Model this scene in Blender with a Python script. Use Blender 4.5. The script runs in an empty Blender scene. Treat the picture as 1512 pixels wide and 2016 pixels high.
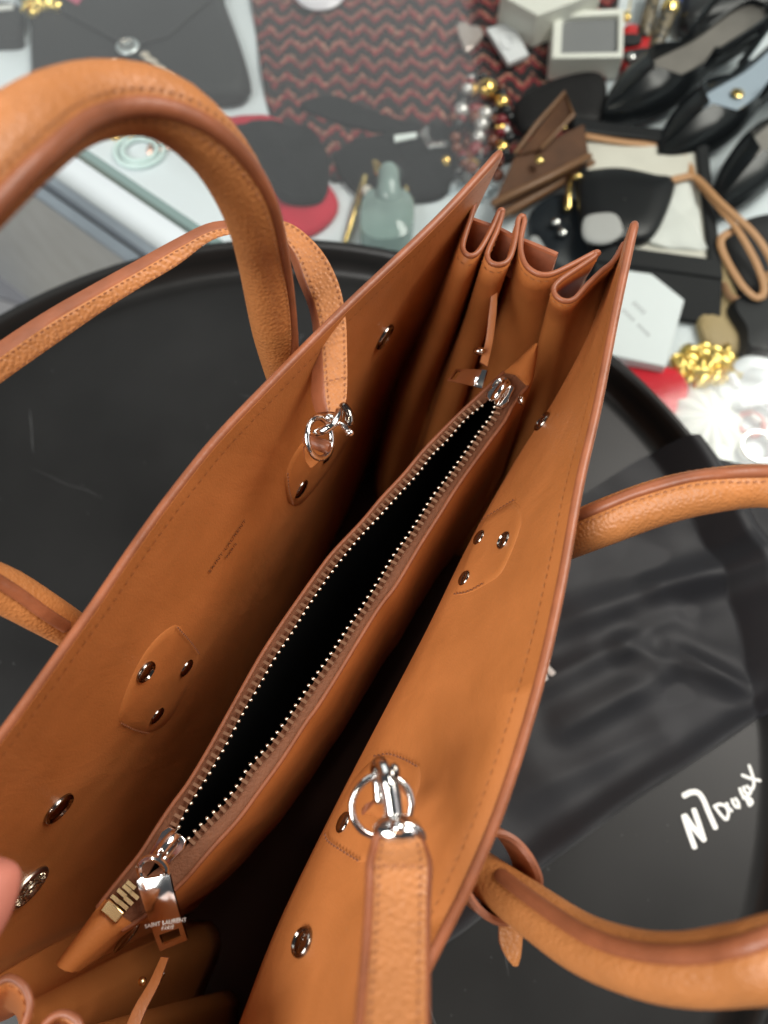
import bpy, bmesh, math, random
from mathutils import Vector as V, Matrix
random.seed(7)
sc = bpy.context.scene
S = 0.01                                   # everything below is authored in centimetres

# ---------------------------------------------------------------- camera
CAM = V((0, 0, 45.5)); TILT = math.radians(22); F = 1516.0
FW = V((0, math.sin(TILT), -math.cos(TILT))); UP = V((0, math.cos(TILT), math.sin(TILT))); RT = V((1, 0, 0))
cd = bpy.data.cameras.new('camera'); cam = bpy.data.objects.new('camera', cd); sc.collection.objects.link(cam)
cam.location = CAM * S; cam.rotation_euler = (TILT, 0, 0)
cd.sensor_fit = 'HORIZONTAL'; cd.sensor_width = 36; cd.lens = 36 * F / 1512
cd.clip_start = 0.01; cd.clip_end = 50
cd.dof.use_dof = True; cd.dof.focus_distance = 0.265; cd.dof.aperture_fstop = 11.5
sc.camera = cam
sc.render.resolution_x, sc.render.resolution_y = 768, 1024

# ---------------------------------------------------------------- world, lamps, exposure
w = bpy.data.worlds.new("World"); sc.world = w; w.use_nodes = True
bg = w.node_tree.nodes['Background']; bg.inputs[0].default_value = (0.88, 0.94, 1.0, 1); bg.inputs[1].default_value = 0.07
sc.view_settings.view_transform = 'Standard'; sc.view_settings.look = 'None'
sc.view_settings.exposure = 0.0; sc.view_settings.gamma = 1.0
def area(name, loc, target, sx, sy, power, col):
    l = bpy.data.lights.new(name, 'AREA'); l.shape = 'RECTANGLE'; l.size = sx * S; l.size_y = sy * S; l.energy = power; l.color = col
    o = bpy.data.objects.new(name, l); sc.collection.objects.link(o); o.location = V(loc) * S
    o.rotation_euler = (V(target) - V(loc)).to_track_quat('-Z', 'Y').to_euler()
    return o
area('shop_window', (-140, -95, 190), (0, 8, 15), 160, 150, 84, (1.0, 0.98, 0.95))
area('street_window', (-110, 340, 225), (0, 60, 0), 330, 190, 37, (0.95, 0.99, 0.97))
area('side_fill', (230, -10, 120), (25, 45, 0), 150, 110, 7, (0.95, 0.97, 1.0))  # added fill from the right for the left panel and the case items
area('overhead_fill', (130, 80, 195), (25, 60, -9), 140, 120, 68, (1.0, 0.95, 0.88))  # added fill above the case to brighten its contents, not a known fixture
area('ceiling_spot', (-40, -60, 230), (0, 10, 20), 9, 9, 3.0, (1.0, 0.9, 0.72))

# ---------------------------------------------------------------- helpers
def ray(px, py): return FW + RT * ((px - 756) / F) + UP * ((1008 - py) / F)
def U(px, py, z):
    d = ray(px, py); return CAM + d * ((z - CAM.z) / d.z)
def Dp(px, py, d): return CAM + ray(px, py) * d
def cr(pts, n, closed=False):
    """Catmull-Rom through tuples or vectors, n samples spread by chord length."""
    P = [tuple(p) for p in pts]; k = len(P[0])
    if closed: P = P + [P[0]]
    L = [0.0]
    for a, b in zip(P, P[1:]): L.append(L[-1] + max(1e-6, math.dist(a[:3], b[:3])))
    m = len(P); out = []
    def g(i):
        if closed: return P[i % (m - 1)]
        if i < 0: return tuple(2 * a - b for a, b in zip(P[0], P[1]))
        if i >= m: return tuple(2 * a - b for a, b in zip(P[-1], P[-2]))
        return P[i]
    N = n if closed else n - 1
    for q in range(n):
        s = L[-1] * q / N; i = 0
        while i < m - 2 and L[i + 1] < s: i += 1
        t = (s - L[i]) / (L[i + 1] - L[i]); p0, p1, p2, p3 = g(i - 1), P[i], P[i + 1], g(i + 2)
        out.append(tuple(0.5 * (2 * b + (c - a) * t + (2 * a - 5 * b + 4 * c - d) * t * t + (3 * b - a - 3 * c + d) * t ** 3) for a, b, c, d in zip(p0, p1, p2, p3)))
    return out
def crv(pts, n, closed=False): return [V(p) for p in cr(pts, n, closed)]
def on_axis(pts, ax, org, ts):
    """resample a curve at given coordinates along an axis"""
    Q = crv(pts, 240); C = [(q - org).dot(ax) for q in Q]; out = []
    for t in ts:
        i = 0
        while i < len(Q) - 2 and C[i + 1] < t: i += 1
        d = C[i + 1] - C[i]; f = 0 if abs(d) < 1e-9 else max(0, min(1, (t - C[i]) / d)); out.append(Q[i].lerp(Q[i + 1], f))
    return out
def frames(path, closed=False):
    n = len(path); T = []
    for i in range(n):
        a = path[(i - 1) % n] if closed or i > 0 else path[0]; b = path[(i + 1) % n] if closed or i < n - 1 else path[-1]
        t = b - a; T.append(t.normalized() if t.length > 1e-9 else V((0, 0, 1)))
    u = T[0].orthogonal().normalized(); out = []
    for t in T:
        u = (u - t * u.dot(t)); u = u.normalized() if u.length > 1e-9 else t.orthogonal().normalized(); out.append((t, u, t.cross(u)))
    return out
class MB:
    def __init__(s): s.v = []; s.f = []; s.m = []
    def add(s, vs, fs, m=0):
        o = len(s.v); s.v += [V(x) for x in vs]; s.f += [tuple(i + o for i in f) for f in fs]; s.m += [m] * len(fs)
    def tube(s, path, r, n=10, closed=False, m=0, cap=True, up=None, flat=1.0):
        path = [V(p) for p in path]; fr = frames(path, closed); k = len(path); R = r if isinstance(r, (list, tuple)) else [r] * k
        vs = []; fs = []
        for i, (p, (t, u, w_)) in enumerate(zip(path, fr)):
            if up is not None:
                q = up[i] if isinstance(up, list) else up
                u = q - t * q.dot(t); u.normalize(); w_ = t.cross(u)
            for j in range(n):
                a = 2 * math.pi * j / n; vs.append(p + u * (R[i] * flat * math.cos(a)) + w_ * (R[i] * math.sin(a)))
        for i in range(k if closed else k - 1):
            for j in range(n):
                a, b = i * n + j, i * n + (j + 1) % n; c = ((i + 1) % k) * n; fs.append((a, b, c + (j + 1) % n, c + j))
        if not closed and cap:
            for e, sg in ((0, -1), (k - 1, 1)):
                t = fr[e][0]; base = e * n; o = len(vs)
                for j in range(n): vs.append(path[e] + (vs[base + j] - path[e]) * 0.65 + t * (sg * R[e] * 0.6))
                for j in range(n):
                    q = (base + j, base + (j + 1) % n, o + (j + 1) % n, o + j); fs.append(q if sg > 0 else q[::-1])
                fs.append(tuple(range(o, o + n)) if sg > 0 else tuple(range(o + n - 1, o - 1, -1)))
        s.add(vs, fs, m)
    def grid(s, rows, m=0, wrap=False):
        a, b = len(rows), len(rows[0]); vs = [p for r in rows for p in r]; fs = []
        for i in range(a - 1):
            for j in range(b if wrap else b - 1): fs.append((i * b + j, i * b + (j + 1) % b, (i + 1) * b + (j + 1) % b, (i + 1) * b + j))
        s.add(vs, fs, m)
    def slab(s, A, B, T, mf=0, me=1, mid=3):
        """strip with a face between curves A and B, thickness vectors T behind it; edges in material me"""
        n = len(A); sec = []
        for a, b, t in zip(A, B, T):
            w_ = b - a; c = w_ * 0.06
            ring = [a + c * .6 - t * .0, *[a + w_ * (k / (mid + 1)) - t * 0.04 for k in range(1, mid + 1)], b - c * .6, b + t * .22, b + t * .78, b + t - c * .6, a + t + c * .6, a + t * .78, a + t * .22]
            sec.append(ring)
        k = len(sec[0]); o = len(s.v); s.v += [p for r in sec for p in r]
        for i in range(n - 1):
            for j in range(k):
                s.f.append((o + i * k + j, o + i * k + (j + 1) % k, o + (i + 1) * k + (j + 1) % k, o + (i + 1) * k + j))
                s.m.append(mf if j <= mid or j == mid + 4 else me)
        s.f.append(tuple(o + j for j in range(k))); s.m.append(me)
        s.f.append(tuple(o + (n - 1) * k + j for j in range(k - 1, -1, -1))); s.m.append(me)
    def box(s, c, ax, ay, az, m=0):
        c = V(c); vs = [c + ax * x + ay * y + az * z for x in (-1, 1) for y in (-1, 1) for z in (-1, 1)]
        s.add(vs, [(0, 1, 3, 2), (4, 6, 7, 5), (0, 4, 5, 1), (2, 3, 7, 6), (0, 2, 6, 4), (1, 5, 7, 3)], m)
    def ball(s, c, ax, ay, az, n=12, k=8, m=0):
        c = V(c); rows = []
        for i in range(k + 1):
            t = math.pi * i / k
            rows.append([c + az * math.cos(t) + (ax * math.cos(2 * math.pi * j / n) + ay * math.sin(2 * math.pi * j / n)) * max(1e-4, math.sin(t)) for j in range(n)])
        s.grid(rows, m, wrap=True)
    def prism(s, top, h, m=0, mt=None):
        """top outline (points), extruded by vector h; flat caps"""
        n = len(top); vs = list(top) + [p + h for p in top]
        s.add(vs, [(i, i + n, (i + 1) % n + n, (i + 1) % n) for i in range(n)], m)
        s.add(vs, [tuple(range(n))], m if mt is None else mt); s.add(vs, [tuple(range(2 * n - 1, n - 1, -1))], m)
    def cells(s, corners, uc, vc, skip, th, m=0, bend=None):
        """plate over a quad (c00,c10,c11,c01) cut at uc, vc with skipped cells left open"""
        a, b, c, d = [V(x) for x in corners]; nu, nv = len(uc), len(vc)
        P = [[(a.lerp(b, u)).lerp(d.lerp(c, u), v) + (th * bend(u, v) if bend else th * 0) for u in uc] for v in vc]
        vs = [p for r in P for p in r] + [p + th for r in P for p in r]; o = nu * nv; fs = []
        on = lambda i, j: 0 <= i < nv - 1 and 0 <= j < nu - 1 and (i, j) not in skip
        for i in range(nv - 1):
            for j in range(nu - 1):
                if not on(i, j): continue
                q = [i * nu + j, i * nu + j + 1, (i + 1) * nu + j + 1, (i + 1) * nu + j]; fs.append(tuple(q)); fs.append(tuple(x + o for x in q[::-1]))
                for (di, dj, e) in ((-1, 0, (q[0], q[1])), (0, 1, (q[1], q[2])), (1, 0, (q[2], q[3])), (0, -1, (q[3], q[0]))):
                    if not on(i + di, j + dj): fs.append((e[1], e[0], e[0] + o, e[1] + o))
        s.add(vs, fs, m)
    def build(s, name, mats, parent=None, smooth=True, kind=None, bevel=0, label=None, sub=0, angle=50, recalc=True):
        org = V((0, 0, 0))
        if parent is None:
            xs = [p.x for p in s.v]; ys = [p.y for p in s.v]
            org = V(((min(xs) + max(xs)) / 2, (min(ys) + max(ys)) / 2, min(p.z for p in s.v)))
        me = bpy.data.meshes.new(name); me.from_pydata([(p - org) * S for p in s.v], [], s.f)
        for x in (mats if isinstance(mats, (list, tuple)) else [mats]): me.materials.append(x)
        for p, mi in zip(me.polygons, s.m): p.material_index = mi
        bm = bmesh.new(); bm.from_mesh(me); bmesh.ops.remove_doubles(bm, verts=bm.verts, dist=1e-6); (bmesh.ops.recalc_face_normals(bm, faces=bm.faces) if recalc else None); bm.to_mesh(me); bm.free()
        if smooth:
            me.shade_smooth()
            try: me.set_sharp_from_angle(angle=math.radians(angle))
            except Exception: pass
        o = bpy.data.objects.new(name, me); sc.collection.objects.link(o); o.location = org * S
        if parent is not None: attach(o, parent)
        if bevel:
            b = o.modifiers.new('bevel', 'BEVEL'); b.width = bevel * S; b.segments = 2; b.limit_method = 'ANGLE'
        if sub:
            b = o.modifiers.new('sub', 'SUBSURF'); b.levels = b.render_levels = sub
        if kind: o['kind'] = kind
        if label: o['label'] = label
        return o
def attach(o, parent):
    o.parent = parent; o.matrix_parent_inverse = Matrix.Translation(-parent.location) if parent.type == 'EMPTY' else Matrix.Identity(4)
    if parent.type != 'EMPTY' and parent.parent is None: o.matrix_parent_inverse = Matrix.Translation(-parent.location)
def tag(o, label, cat, group=None):
    o['label'] = label; o['category'] = cat
    if group: o['group'] = group
    return o
def thing(name, label, cat, loc, group=None):
    o = bpy.data.objects.new(name, None); sc.collection.objects.link(o); o.location = V(loc) * S; o.empty_display_size = 0.02
    return tag(o, label, cat, group)
def text(body, size, org, xd, yd, mat, parent, name='lettering', space=1.0, ext=0.004):
    c = bpy.data.curves.new('txt', 'FONT'); c.body = body; c.size = size * S; c.extrude = ext * S; c.align_x = 'CENTER'; c.space_character = space
    t = bpy.data.objects.new('txt', c); sc.collection.objects.link(t)
    me = bpy.data.meshes.new_from_object(t.evaluated_get(bpy.context.evaluated_depsgraph_get())); bpy.data.objects.remove(t)
    me.name = name; me.materials.clear(); me.materials.append(mat)
    xd = xd.normalized(); zd = xd.cross(yd).normalized(); yd = zd.cross(xd); R = Matrix((xd, yd, zd)).transposed()
    for v in me.vertices: v.co = R @ v.co + V(org) * S
    o = bpy.data.objects.new(name, me); sc.collection.objects.link(o); attach(o, parent); return o
class Surf:
    def __init__(s, rows): s.r = rows
    def at(s, u, v):
        R = s.r; y = max(0, min(len(R) - 1.0001, v * (len(R) - 1))); x = max(0, min(len(R[0]) - 1.0001, u * (len(R[0]) - 1)))
        i, j = int(y), int(x); fy, fx = y - i, x - j
        P = R[i][j].lerp(R[i][j + 1], fx).lerp(R[i + 1][j].lerp(R[i + 1][j + 1], fx), fy)
        n = (R[i][j + 1] - R[i][j]).cross(R[i + 1][j] - R[i][j]).normalized()
        if n.dot(P - CAM) > 0: n = -n
        return P, n, (R[i][j + 1] - R[i][j]).normalized()
    def hit(s, px, py):
        d = ray(px, py); best = None; R = s.r
        for i in range(len(R) - 1):
            for j in range(len(R[0]) - 1):
                q = (R[i][j], R[i][j + 1], R[i + 1][j + 1], R[i + 1][j])
                for a, b, c in ((q[0], q[1], q[2]), (q[0], q[2], q[3])):
                    e1, e2 = b - a, c - a; pv = d.cross(e2); det = e1.dot(pv)
                    if abs(det) < 1e-9: continue
                    tv = CAM - a; x = tv.dot(pv) / det
                    if x < -1e-4 or x > 1.0001: continue
                    qv = tv.cross(e1); y = d.dot(qv) / det
                    if y < -1e-4 or x + y > 1.0001: continue
                    t = e2.dot(qv) / det
                    if t > 1 and (best is None or t < best[0]): best = (t, e1.cross(e2).normalized(), (q[1] - q[0]).normalized())
        if best is None: return None
        n = best[1] if best[1].dot(d) < 0 else -best[1]
        return CAM + d * best[0], n, best[2]
def stitches(mb, path, nrm, pitch, ln, wd, ht, sink=0.0):
    """short raised threads laid end to end along a path"""
    path = [V(p) for p in path]; acc = 0.0
    for i in range(len(path) - 1):
        a, b = path[i], path[i + 1]; L = (b - a).length
        if L < 1e-9: continue
        t = (b - a) / L; n = nrm[i] if isinstance(nrm, list) else nrm; s_ = t.cross(n).normalized()
        while acc < L:
            c = a + t * acc + n * (ht * 0.3 - sink); tt = (t + s_ * random.uniform(.05, .16)).normalized()
            e = [c - tt * ln / 2, c + n * ht, c + tt * ln / 2]
            vs = [e[0], e[1] + s_ * wd - tt * ln * .2, e[1] - s_ * wd - tt * ln * .2, e[1] + s_ * wd + tt * ln * .2, e[1] - s_ * wd + tt * ln * .2, e[2]]
            mb.add(vs, [(0, 1, 2), (1, 3, 4, 2), (3, 5, 4)]); acc += pitch
        acc -= L

# ---------------------------------------------------------------- materials
def mat(name, col, rough=0.5, metal=0.0, var=0.0, vscale=60, bump=0.0, bscale=400, btype='NOISE', bdist=0.0006, crease=0.0, spec=0.5, coat=0.0, trans=0.0, sheen=0.0, stretch=None, ior=None, rvar=0.0):
    m = bpy.data.materials.new(name); m.use_nodes = True; nt = m.node_tree; b = nt.nodes['Principled BSDF']; ln = nt.links.new
    b.inputs['Base Color'].default_value = (*col, 1); b.inputs['Roughness'].default_value = rough; b.inputs['Metallic'].default_value = metal
    b.inputs['Specular IOR Level'].default_value = spec; b.inputs['Coat Weight'].default_value = coat; b.inputs['Transmission Weight'].default_value = trans; b.inputs['Sheen Weight'].default_value = sheen
    if ior: b.inputs['IOR'].default_value = ior
    tc = nt.nodes.new('ShaderNodeTexCoord'); src = tc.outputs['Object']
    if stretch:
        mp = nt.nodes.new('ShaderNodeMapping'); mp.inputs['Scale'].default_value = stretch; ln(src, mp.inputs['Vector']); src = mp.outputs[0]
    if var:
        n = nt.nodes.new('ShaderNodeTexNoise'); n.inputs['Scale'].default_value = vscale; n.inputs['Detail'].default_value = 5; ln(src, n.inputs['Vector'])
        r = nt.nodes.new('ShaderNodeMapRange'); r.inputs[1].default_value = .3; r.inputs[2].default_value = .7; r.inputs[3].default_value = 1 - var; r.inputs[4].default_value = 1 + var; ln(n.outputs[0], r.inputs[0])
        h = nt.nodes.new('ShaderNodeHueSaturation'); h.inputs['Color'].default_value = (*col, 1); ln(r.outputs[0], h.inputs['Value']); ln(h.outputs[0], b.inputs['Base Color'])
        if rvar:
            r2 = nt.nodes.new('ShaderNodeMapRange'); r2.inputs[1].default_value = .3; r2.inputs[2].default_value = .7; r2.inputs[3].default_value = rough - rvar; r2.inputs[4].default_value = rough + rvar; ln(n.outputs[0], r2.inputs[0]); ln(r2.outputs[0], b.inputs['Roughness'])
    if bump:
        if btype == 'NOISE':
            t = nt.nodes.new('ShaderNodeTexNoise'); t.inputs['Scale'].default_value = bscale; t.inputs['Detail'].default_value = 4
        else:
            t = nt.nodes.new('ShaderNodeTexVoronoi'); t.inputs['Scale'].default_value = bscale; t.feature = 'SMOOTH_F1'
        ln(src, t.inputs['Vector']); bp = nt.nodes.new('ShaderNodeBump'); bp.inputs['Strength'].default_value = bump; bp.inputs['Distance'].default_value = bdist
        if btype == 'VOR': bp.invert = True
        ln(t.outputs[0], bp.inputs['Height']); ln(bp.outputs[0], b.inputs['Normal'])
        if crease:
            mp2 = nt.nodes.new('ShaderNodeMapping'); mp2.inputs['Scale'].default_value = (1.0, .55, .35); mp2.inputs['Rotation'].default_value = (.3, .2, .6); ln(tc.outputs['Object'], mp2.inputs['Vector'])
            t2 = nt.nodes.new('ShaderNodeTexNoise'); t2.inputs['Scale'].default_value = 48; t2.inputs['Detail'].default_value = 6; t2.inputs['Distortion'].default_value = 1.2; ln(mp2.outputs[0], t2.inputs['Vector'])
            b2 = nt.nodes.new('ShaderNodeBump'); b2.inputs['Strength'].default_value = crease; b2.inputs['Distance'].default_value = .003; ln(t2.outputs[0], b2.inputs['Height']); ln(b2.outputs[0], bp.inputs['Normal'])
    return m
M = {}
M['leather'] = mat('smooth_tan_leather', (0.46, 0.160, 0.043), 0.46, var=.10, vscale=38, bump=.22, bscale=1300, rvar=.07, crease=.22)
M['grain'] = mat('grained_tan_leather', (0.46, 0.175, 0.052), 0.47, var=.06, vscale=120, bump=.5, bscale=1050, btype='VOR', crease=.3)
M['pebble'] = mat('pebbled_tan_leather', (0.46, 0.178, 0.056), 0.5, var=.06, vscale=120, bump=.7, bscale=900, btype='VOR')
M['edge'] = mat('painted_leather_edge', (0.27, 0.086, 0.036), 0.42, var=.2, vscale=90, bump=.25, bscale=500)
M['suede'] = mat('brown_raw_lining', (0.22, 0.085, 0.045), 0.8, var=.15, vscale=200)
M['base'] = mat('shade_darkened_brown_base', (0.035, 0.011, 0.005), 0.8, var=.15, vscale=40)  # brown deepened so the colour itself carries the shade inside the bag
M['welt'] = mat('russet_welt', (0.24, 0.08, 0.035), 0.5, var=.15, vscale=90, bump=.4, bscale=700)
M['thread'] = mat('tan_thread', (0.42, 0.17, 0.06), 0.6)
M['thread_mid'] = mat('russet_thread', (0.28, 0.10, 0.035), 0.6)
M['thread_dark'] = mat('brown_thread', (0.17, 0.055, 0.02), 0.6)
M['bronze'] = mat('bronze_tooth', (0.21, 0.105, 0.058), 0.4, .5)
M['tape'] = mat('brown_zip_tape', (0.17, 0.064, 0.028), 0.75, bump=.8, bscale=1100, var=.1, vscale=300)
M['lining'] = mat('black_lining', (0.004, 0.004, 0.004), 0.9, spec=.1)
M['silver'] = mat('polished_silver', (0.78, 0.77, 0.75), 0.1, 1.0, var=.05, vscale=150)
M['steel'] = mat('zip_silver', (0.66, 0.60, 0.50), 0.28, 1.0)
M['brass'] = mat('pale_brass', (0.80, 0.66, 0.36), 0.25, 1.0)
M['gunmetal'] = mat('dark_snap_metal', (0.30, 0.27, 0.24), 0.12, 1.0)
M['ink'] = mat('debossed_print', (0.10, 0.034, 0.011), 0.7)
M['engraved'] = mat('engraved_print', (0.95, 0.93, 0.88), 0.35, .6)
M['tray'] = mat('black_tray_lacquer', (0.009, 0.009, 0.0088), 0.36, var=.2, vscale=12, rvar=.03, bump=.03, bscale=60, spec=.3)
M['white_ink'] = mat('white_ink', (0.80, 0.80, 0.76), 0.6)
M['dust'] = mat('black_dust_cloth', (0.008, 0.0085, 0.011), 0.58, spec=.35, var=.25, vscale=18, bump=.3, bscale=1500, sheen=.06)
M['gprint'] = mat('pale_cloth_print', (0.55, 0.52, 0.49), 0.6)
M['skin'] = mat('skin', (0.60, 0.22, 0.16), 0.5, var=.05, vscale=50, bump=.15, bscale=700)
M['nail'] = mat('nail', (0.68, 0.34, 0.28), 0.25)

# ================================================================ HANDBAG
bag = thing('handbag', 'open tan leather handbag standing on the round black tray', 'handbag', (-3, 5, 0))
BL_F, BL_N = V((-.5, 22.5, .4)), V((-12.6, -5.4, .4))
BR_F, BR_N = V((9.3, 14.6, .4)), V((-3.8, -13.9, .4))
NS = 64
# --- left panel
rimL = [(990, 306), (868, 438), (694, 604), (609, 688), (514, 785), (452, 850), (406, 903), (330, 1001), (268, 1088), (200, 1189), (160, 1246), (8, 1458), (-150, 1655), (-300, 1850), (-470, 2060)]
topL = crv([U(x, y, 25) for x, y in rimL], NS); botL = [BL_F.lerp(BL_N, i / (NS - 1)) for i in range(NS)]
midL = crv([U(x, y, 17.5) for x, y in [(876, 565), (748, 702), (630, 900), (480, 1117), (325, 1345), (132, 1580), (0, 1740), (-140, 1920), (-290, 2130)]], NS)
colsL = [crv([a, a.lerp(m_, .5) + V((.818, -.576, 0)) * -.08, m_, m_.lerp(c, .5) + V((.818, -.576, 0)) * -.3, c], 20) for a, m_, c in zip(topL, midL, botL)]
rowsL = [[colsL[i][k] for i in range(NS)] for k in range(20)]
SL = Surf(rowsL)
outL = V((-.818, .576, .0)) * .30
# --- right panel
rimR = [(1241, 440), (1206, 600), (1166, 800), (1131, 950), (1094, 1150), (1048, 1350), (983, 1560), (918, 1720), (853, 1850), (770, 2010), (640, 2240)]
silR = [(1203, 540), (1147, 690), (1078, 815), (1012, 915), (922, 1075), (835, 1250), (735, 1437), (632, 1640), (542, 1830), (472, 2010), (380, 2250)]
r0 = crv([U(x, y, 25) for x, y in rimR], NS); r2 = crv([U(x, y, 17.6) for x, y in silR], NS)
r3 = [BR_F.lerp(BR_N, i / (NS - 1)) for i in range(NS)]
cols = []
for i in range(NS):
    a, b, c = r0[i], r2[i], r3[i]; inn = (b - a); inn.z = 0
    m1 = a.lerp(b, .5) + V((inn.x, inn.y, 0)) * .06; m2 = b.lerp(c, .45) + inn * .1
    cols.append(crv([a, m1, b, m2, c], 22))
rowsR = [[cols[i][k] for i in range(NS)] for k in range(22)]
SR = Surf(rowsR)
def panel(rows, outv, label, stitch_mat):
    mb = MB(); mb.grid(rows); mb.grid([[p + outv for p in r] for r in rows])
    mb.grid([[p for p in rows[-1]], [p + outv for p in rows[-1]]]); mb.grid([[r[-1] for r in rows], [r[-1] + outv for r in rows]])
    mb.grid([[p for p in rows[0]], [p + outv for p in rows[0]]]); mb.grid([[r[0] for r in rows], [r[0] + outv for r in rows]])
    o = mb.build('panel', M['leather'], bag, label=label, angle=60)
    e = MB(); path = [r[0] + outv * .5 for r in rows[:0:-1]] + [p + outv * .5 for p in rows[0]]
    e.tube(crv(path, 150), .145, 10); e.build('rim_edge', M['edge'], o)
    st = MB(); sf = Surf(rows); pts = []; nn = []
    for i in range(260):
        P, n, t = sf.at(i / 259, .0); Q, n2, t2 = sf.at(i / 259, .06); d = (Q - P).normalized(); P = P + d * .52; pts.append(P + n2 * .02); nn.append(n2)
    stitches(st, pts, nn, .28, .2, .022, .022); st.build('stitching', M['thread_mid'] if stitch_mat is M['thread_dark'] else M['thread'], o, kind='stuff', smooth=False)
    return o
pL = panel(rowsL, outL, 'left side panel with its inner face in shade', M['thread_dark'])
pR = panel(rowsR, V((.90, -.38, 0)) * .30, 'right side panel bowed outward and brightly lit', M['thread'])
# --- floor
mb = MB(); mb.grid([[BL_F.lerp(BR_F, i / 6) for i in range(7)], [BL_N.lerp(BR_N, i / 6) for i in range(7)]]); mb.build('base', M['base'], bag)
# --- gussets
def at_z(sf, u, z):
    lo, hi = 0.0, 1.0
    for _ in range(22):
        m_ = (lo + hi) / 2
        if sf.at(u, m_)[0].z > z: lo = m_
        else: hi = m_
    return sf.at(u, lo)[0].copy()
def gusset(px, z, b0, b1, keep, label):
    top = crv([U(x, y, z) for x, y in px], 170); n = len(top); rows = []
    near_u = lambda sf, p: min((k / 200 for k in range(201)), key=lambda u: (sf.at(u, .08)[0] - p).length)
    uL, uR = near_u(SL, top[0]), near_u(SR, top[-1]); z0_ = z
    for k in range(15):
        v = k / 14; row = []
        for i, p in enumerate(top):
            f = i / (n - 1); off = p - top[0].lerp(top[-1], f); off.z = 0; zz = z + (0.4 - z) * v
            A_, B_ = at_z(SL, uL, zz), at_z(SR, uR, zz); q = A_.lerp(B_, f) + off * (1 - (1 - keep) * v); d0, d1 = top[0] - at_z(SL, uL, z), top[-1] - at_z(SR, uR, z)
            q += d0.lerp(d1, f) * (1 - v); q.z = zz; row.append(q)
        rows.append(row)
    mb = MB(); mb.grid(rows); g = mb.build('gusset', M['leather'], bag, label=label, angle=80)
    so = g.modifiers.new('t', 'SOLIDIFY'); so.thickness = .16 * S; so.offset = 0
    e = MB(); e.tube(top, .105, 8); e.build('gusset_edge', M['edge'], g)
    st = MB(); d = (V((0, 0, -.38)))
    cx = sum((p for p in top), V((0, 0, 0))) / n
    pts = []; nn = []
    for i, p in enumerate(top):
        t = (top[min(i + 1, n - 1)] - top[max(i - 1, 0)]).normalized(); nrm = V((t.y, -t.x, 0)).normalized(); pts.append(p.lerp(rows[1][i], .26) + nrm * .085); nn.append(nrm)
    stitches(st, pts, nn, .28, .22, .035, .03); stitches(st, [p - a * .17 for p, a in zip(pts, nn)], [-a for a in nn], .28, .22, .035, .03)
    st.build('stitching', M['thread'], g, kind='stuff', smooth=False)
    return g
gF = [(948, 372), (939, 386), (926, 432), (914, 470), (911, 488), (916, 499), (926, 504), (938, 499), (951, 482), (970, 446), (982, 418), (987, 413), (989, 420), (978, 455), (964, 486), (959, 503), (964, 515), (976, 521), (992, 519), (1005, 505), (1015, 470), (1021, 432), (1027, 425), (1033, 432), (1026, 467), (1026, 497), (1036, 523), (1056, 538), (1077, 541), (1098, 535), (1138, 515), (1168, 499), (1177, 497), (1170, 506), (1138, 528), (1104, 551), (1091, 566), (1093, 581), (1109, 592), (1130, 589), (1156, 561), (1185, 533), (1203, 519), (1216, 502), (1228, 480)]
far_g = gusset(gF, 23, BL_F, BR_F, .85, 'far folded end of the bag')
gN = [(-250, 1955), (-150, 1985), (-60, 1965), (0, 1932), (21, 1925), (44, 1938), (57, 1962), (58, 1987), (40, 2035), (-20, 2130), (-50, 2190), (-40, 2200), (20, 2120), (80, 2030), (99, 2006), (120, 1995), (141, 2000), (158, 2022), (140, 2090), (90, 2230), (100, 2240), (180, 2150), (260, 2075), (340, 2065), (400, 2120), (420, 2200), (470, 2270)]
near_g = gusset(gN, 23, BL_N, BR_N, .85, 'near folded end of the bag')
# outer strip running behind the folds of the far end
A = crv([U(x, y, 22.6) for x, y in [(905, 452), (930, 462), (965, 474), (1000, 492), (1035, 506), (1068, 520), (1084, 527)]], 30)
mb = MB(); mb.slab([p for p in A], [p - V((0, 0, 2.2)) for p in A], [V((.12, .2, 0))] * 30); mb.v = [p + V((.25, .55, 0)) for p in mb.v]; mb.build('gusset_strap', [M['suede'], M['edge']], bag)
# peak caps closing the folded flaps
for x, y in ((987, 415), (1027, 427), (1175, 498)):
    mb = MB(); c = U(x, y, 23.02); mb.ball(c, V((.16, 0, 0)), V((0, .13, 0)), V((0, 0, .13))); mb.build('fold_cap', M['edge'], far_g)

# --- snaps, rivets and patches on the panels
def stud(surf, px, py, r, mt, name, parent, ring=True, big=False, h=.07):
    q = surf.hit(px, py)
    if q is None: return None
    P, n, t = q; s_ = n.cross(t).normalized(); mb = MB()
    prof = [(1, 0), (1, .5), (.93, .9), (.82, 1.0), (.76, .75), (.72, .55), (.5, .75), (.25, .9), (.01, .95)] if ring else [(1, 0), (.98, .45), (.85, .8), (.6, 1.05), (.3, 1.2), (.01, 1.25)]
    mb.grid([[P + n * (h * b + .01) + (t * math.cos(a) + s_ * math.sin(a)) * (r * f) for a in [2 * math.pi * j / 28 for j in range(28)]] for f, b in prof], wrap=True)
    if big:
        for a in [2 * math.pi * j / 18 for j in range(18)]:
            c = P + n * (h + .01) + (t * math.cos(a) + s_ * math.sin(a)) * (r * .62); d = t * math.cos(a) + s_ * math.sin(a); mb.box(c, d * .09, d.cross(n) * .035, n * .03)
        mb.tube([P + n * (h + .02) + (t * math.cos(a) + s_ * math.sin(a)) * (r * .34) for a in [2 * math.pi * j / 20 for j in range(20)]], .06, 6, closed=True)
    return mb.build(name, mt, parent)
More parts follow.
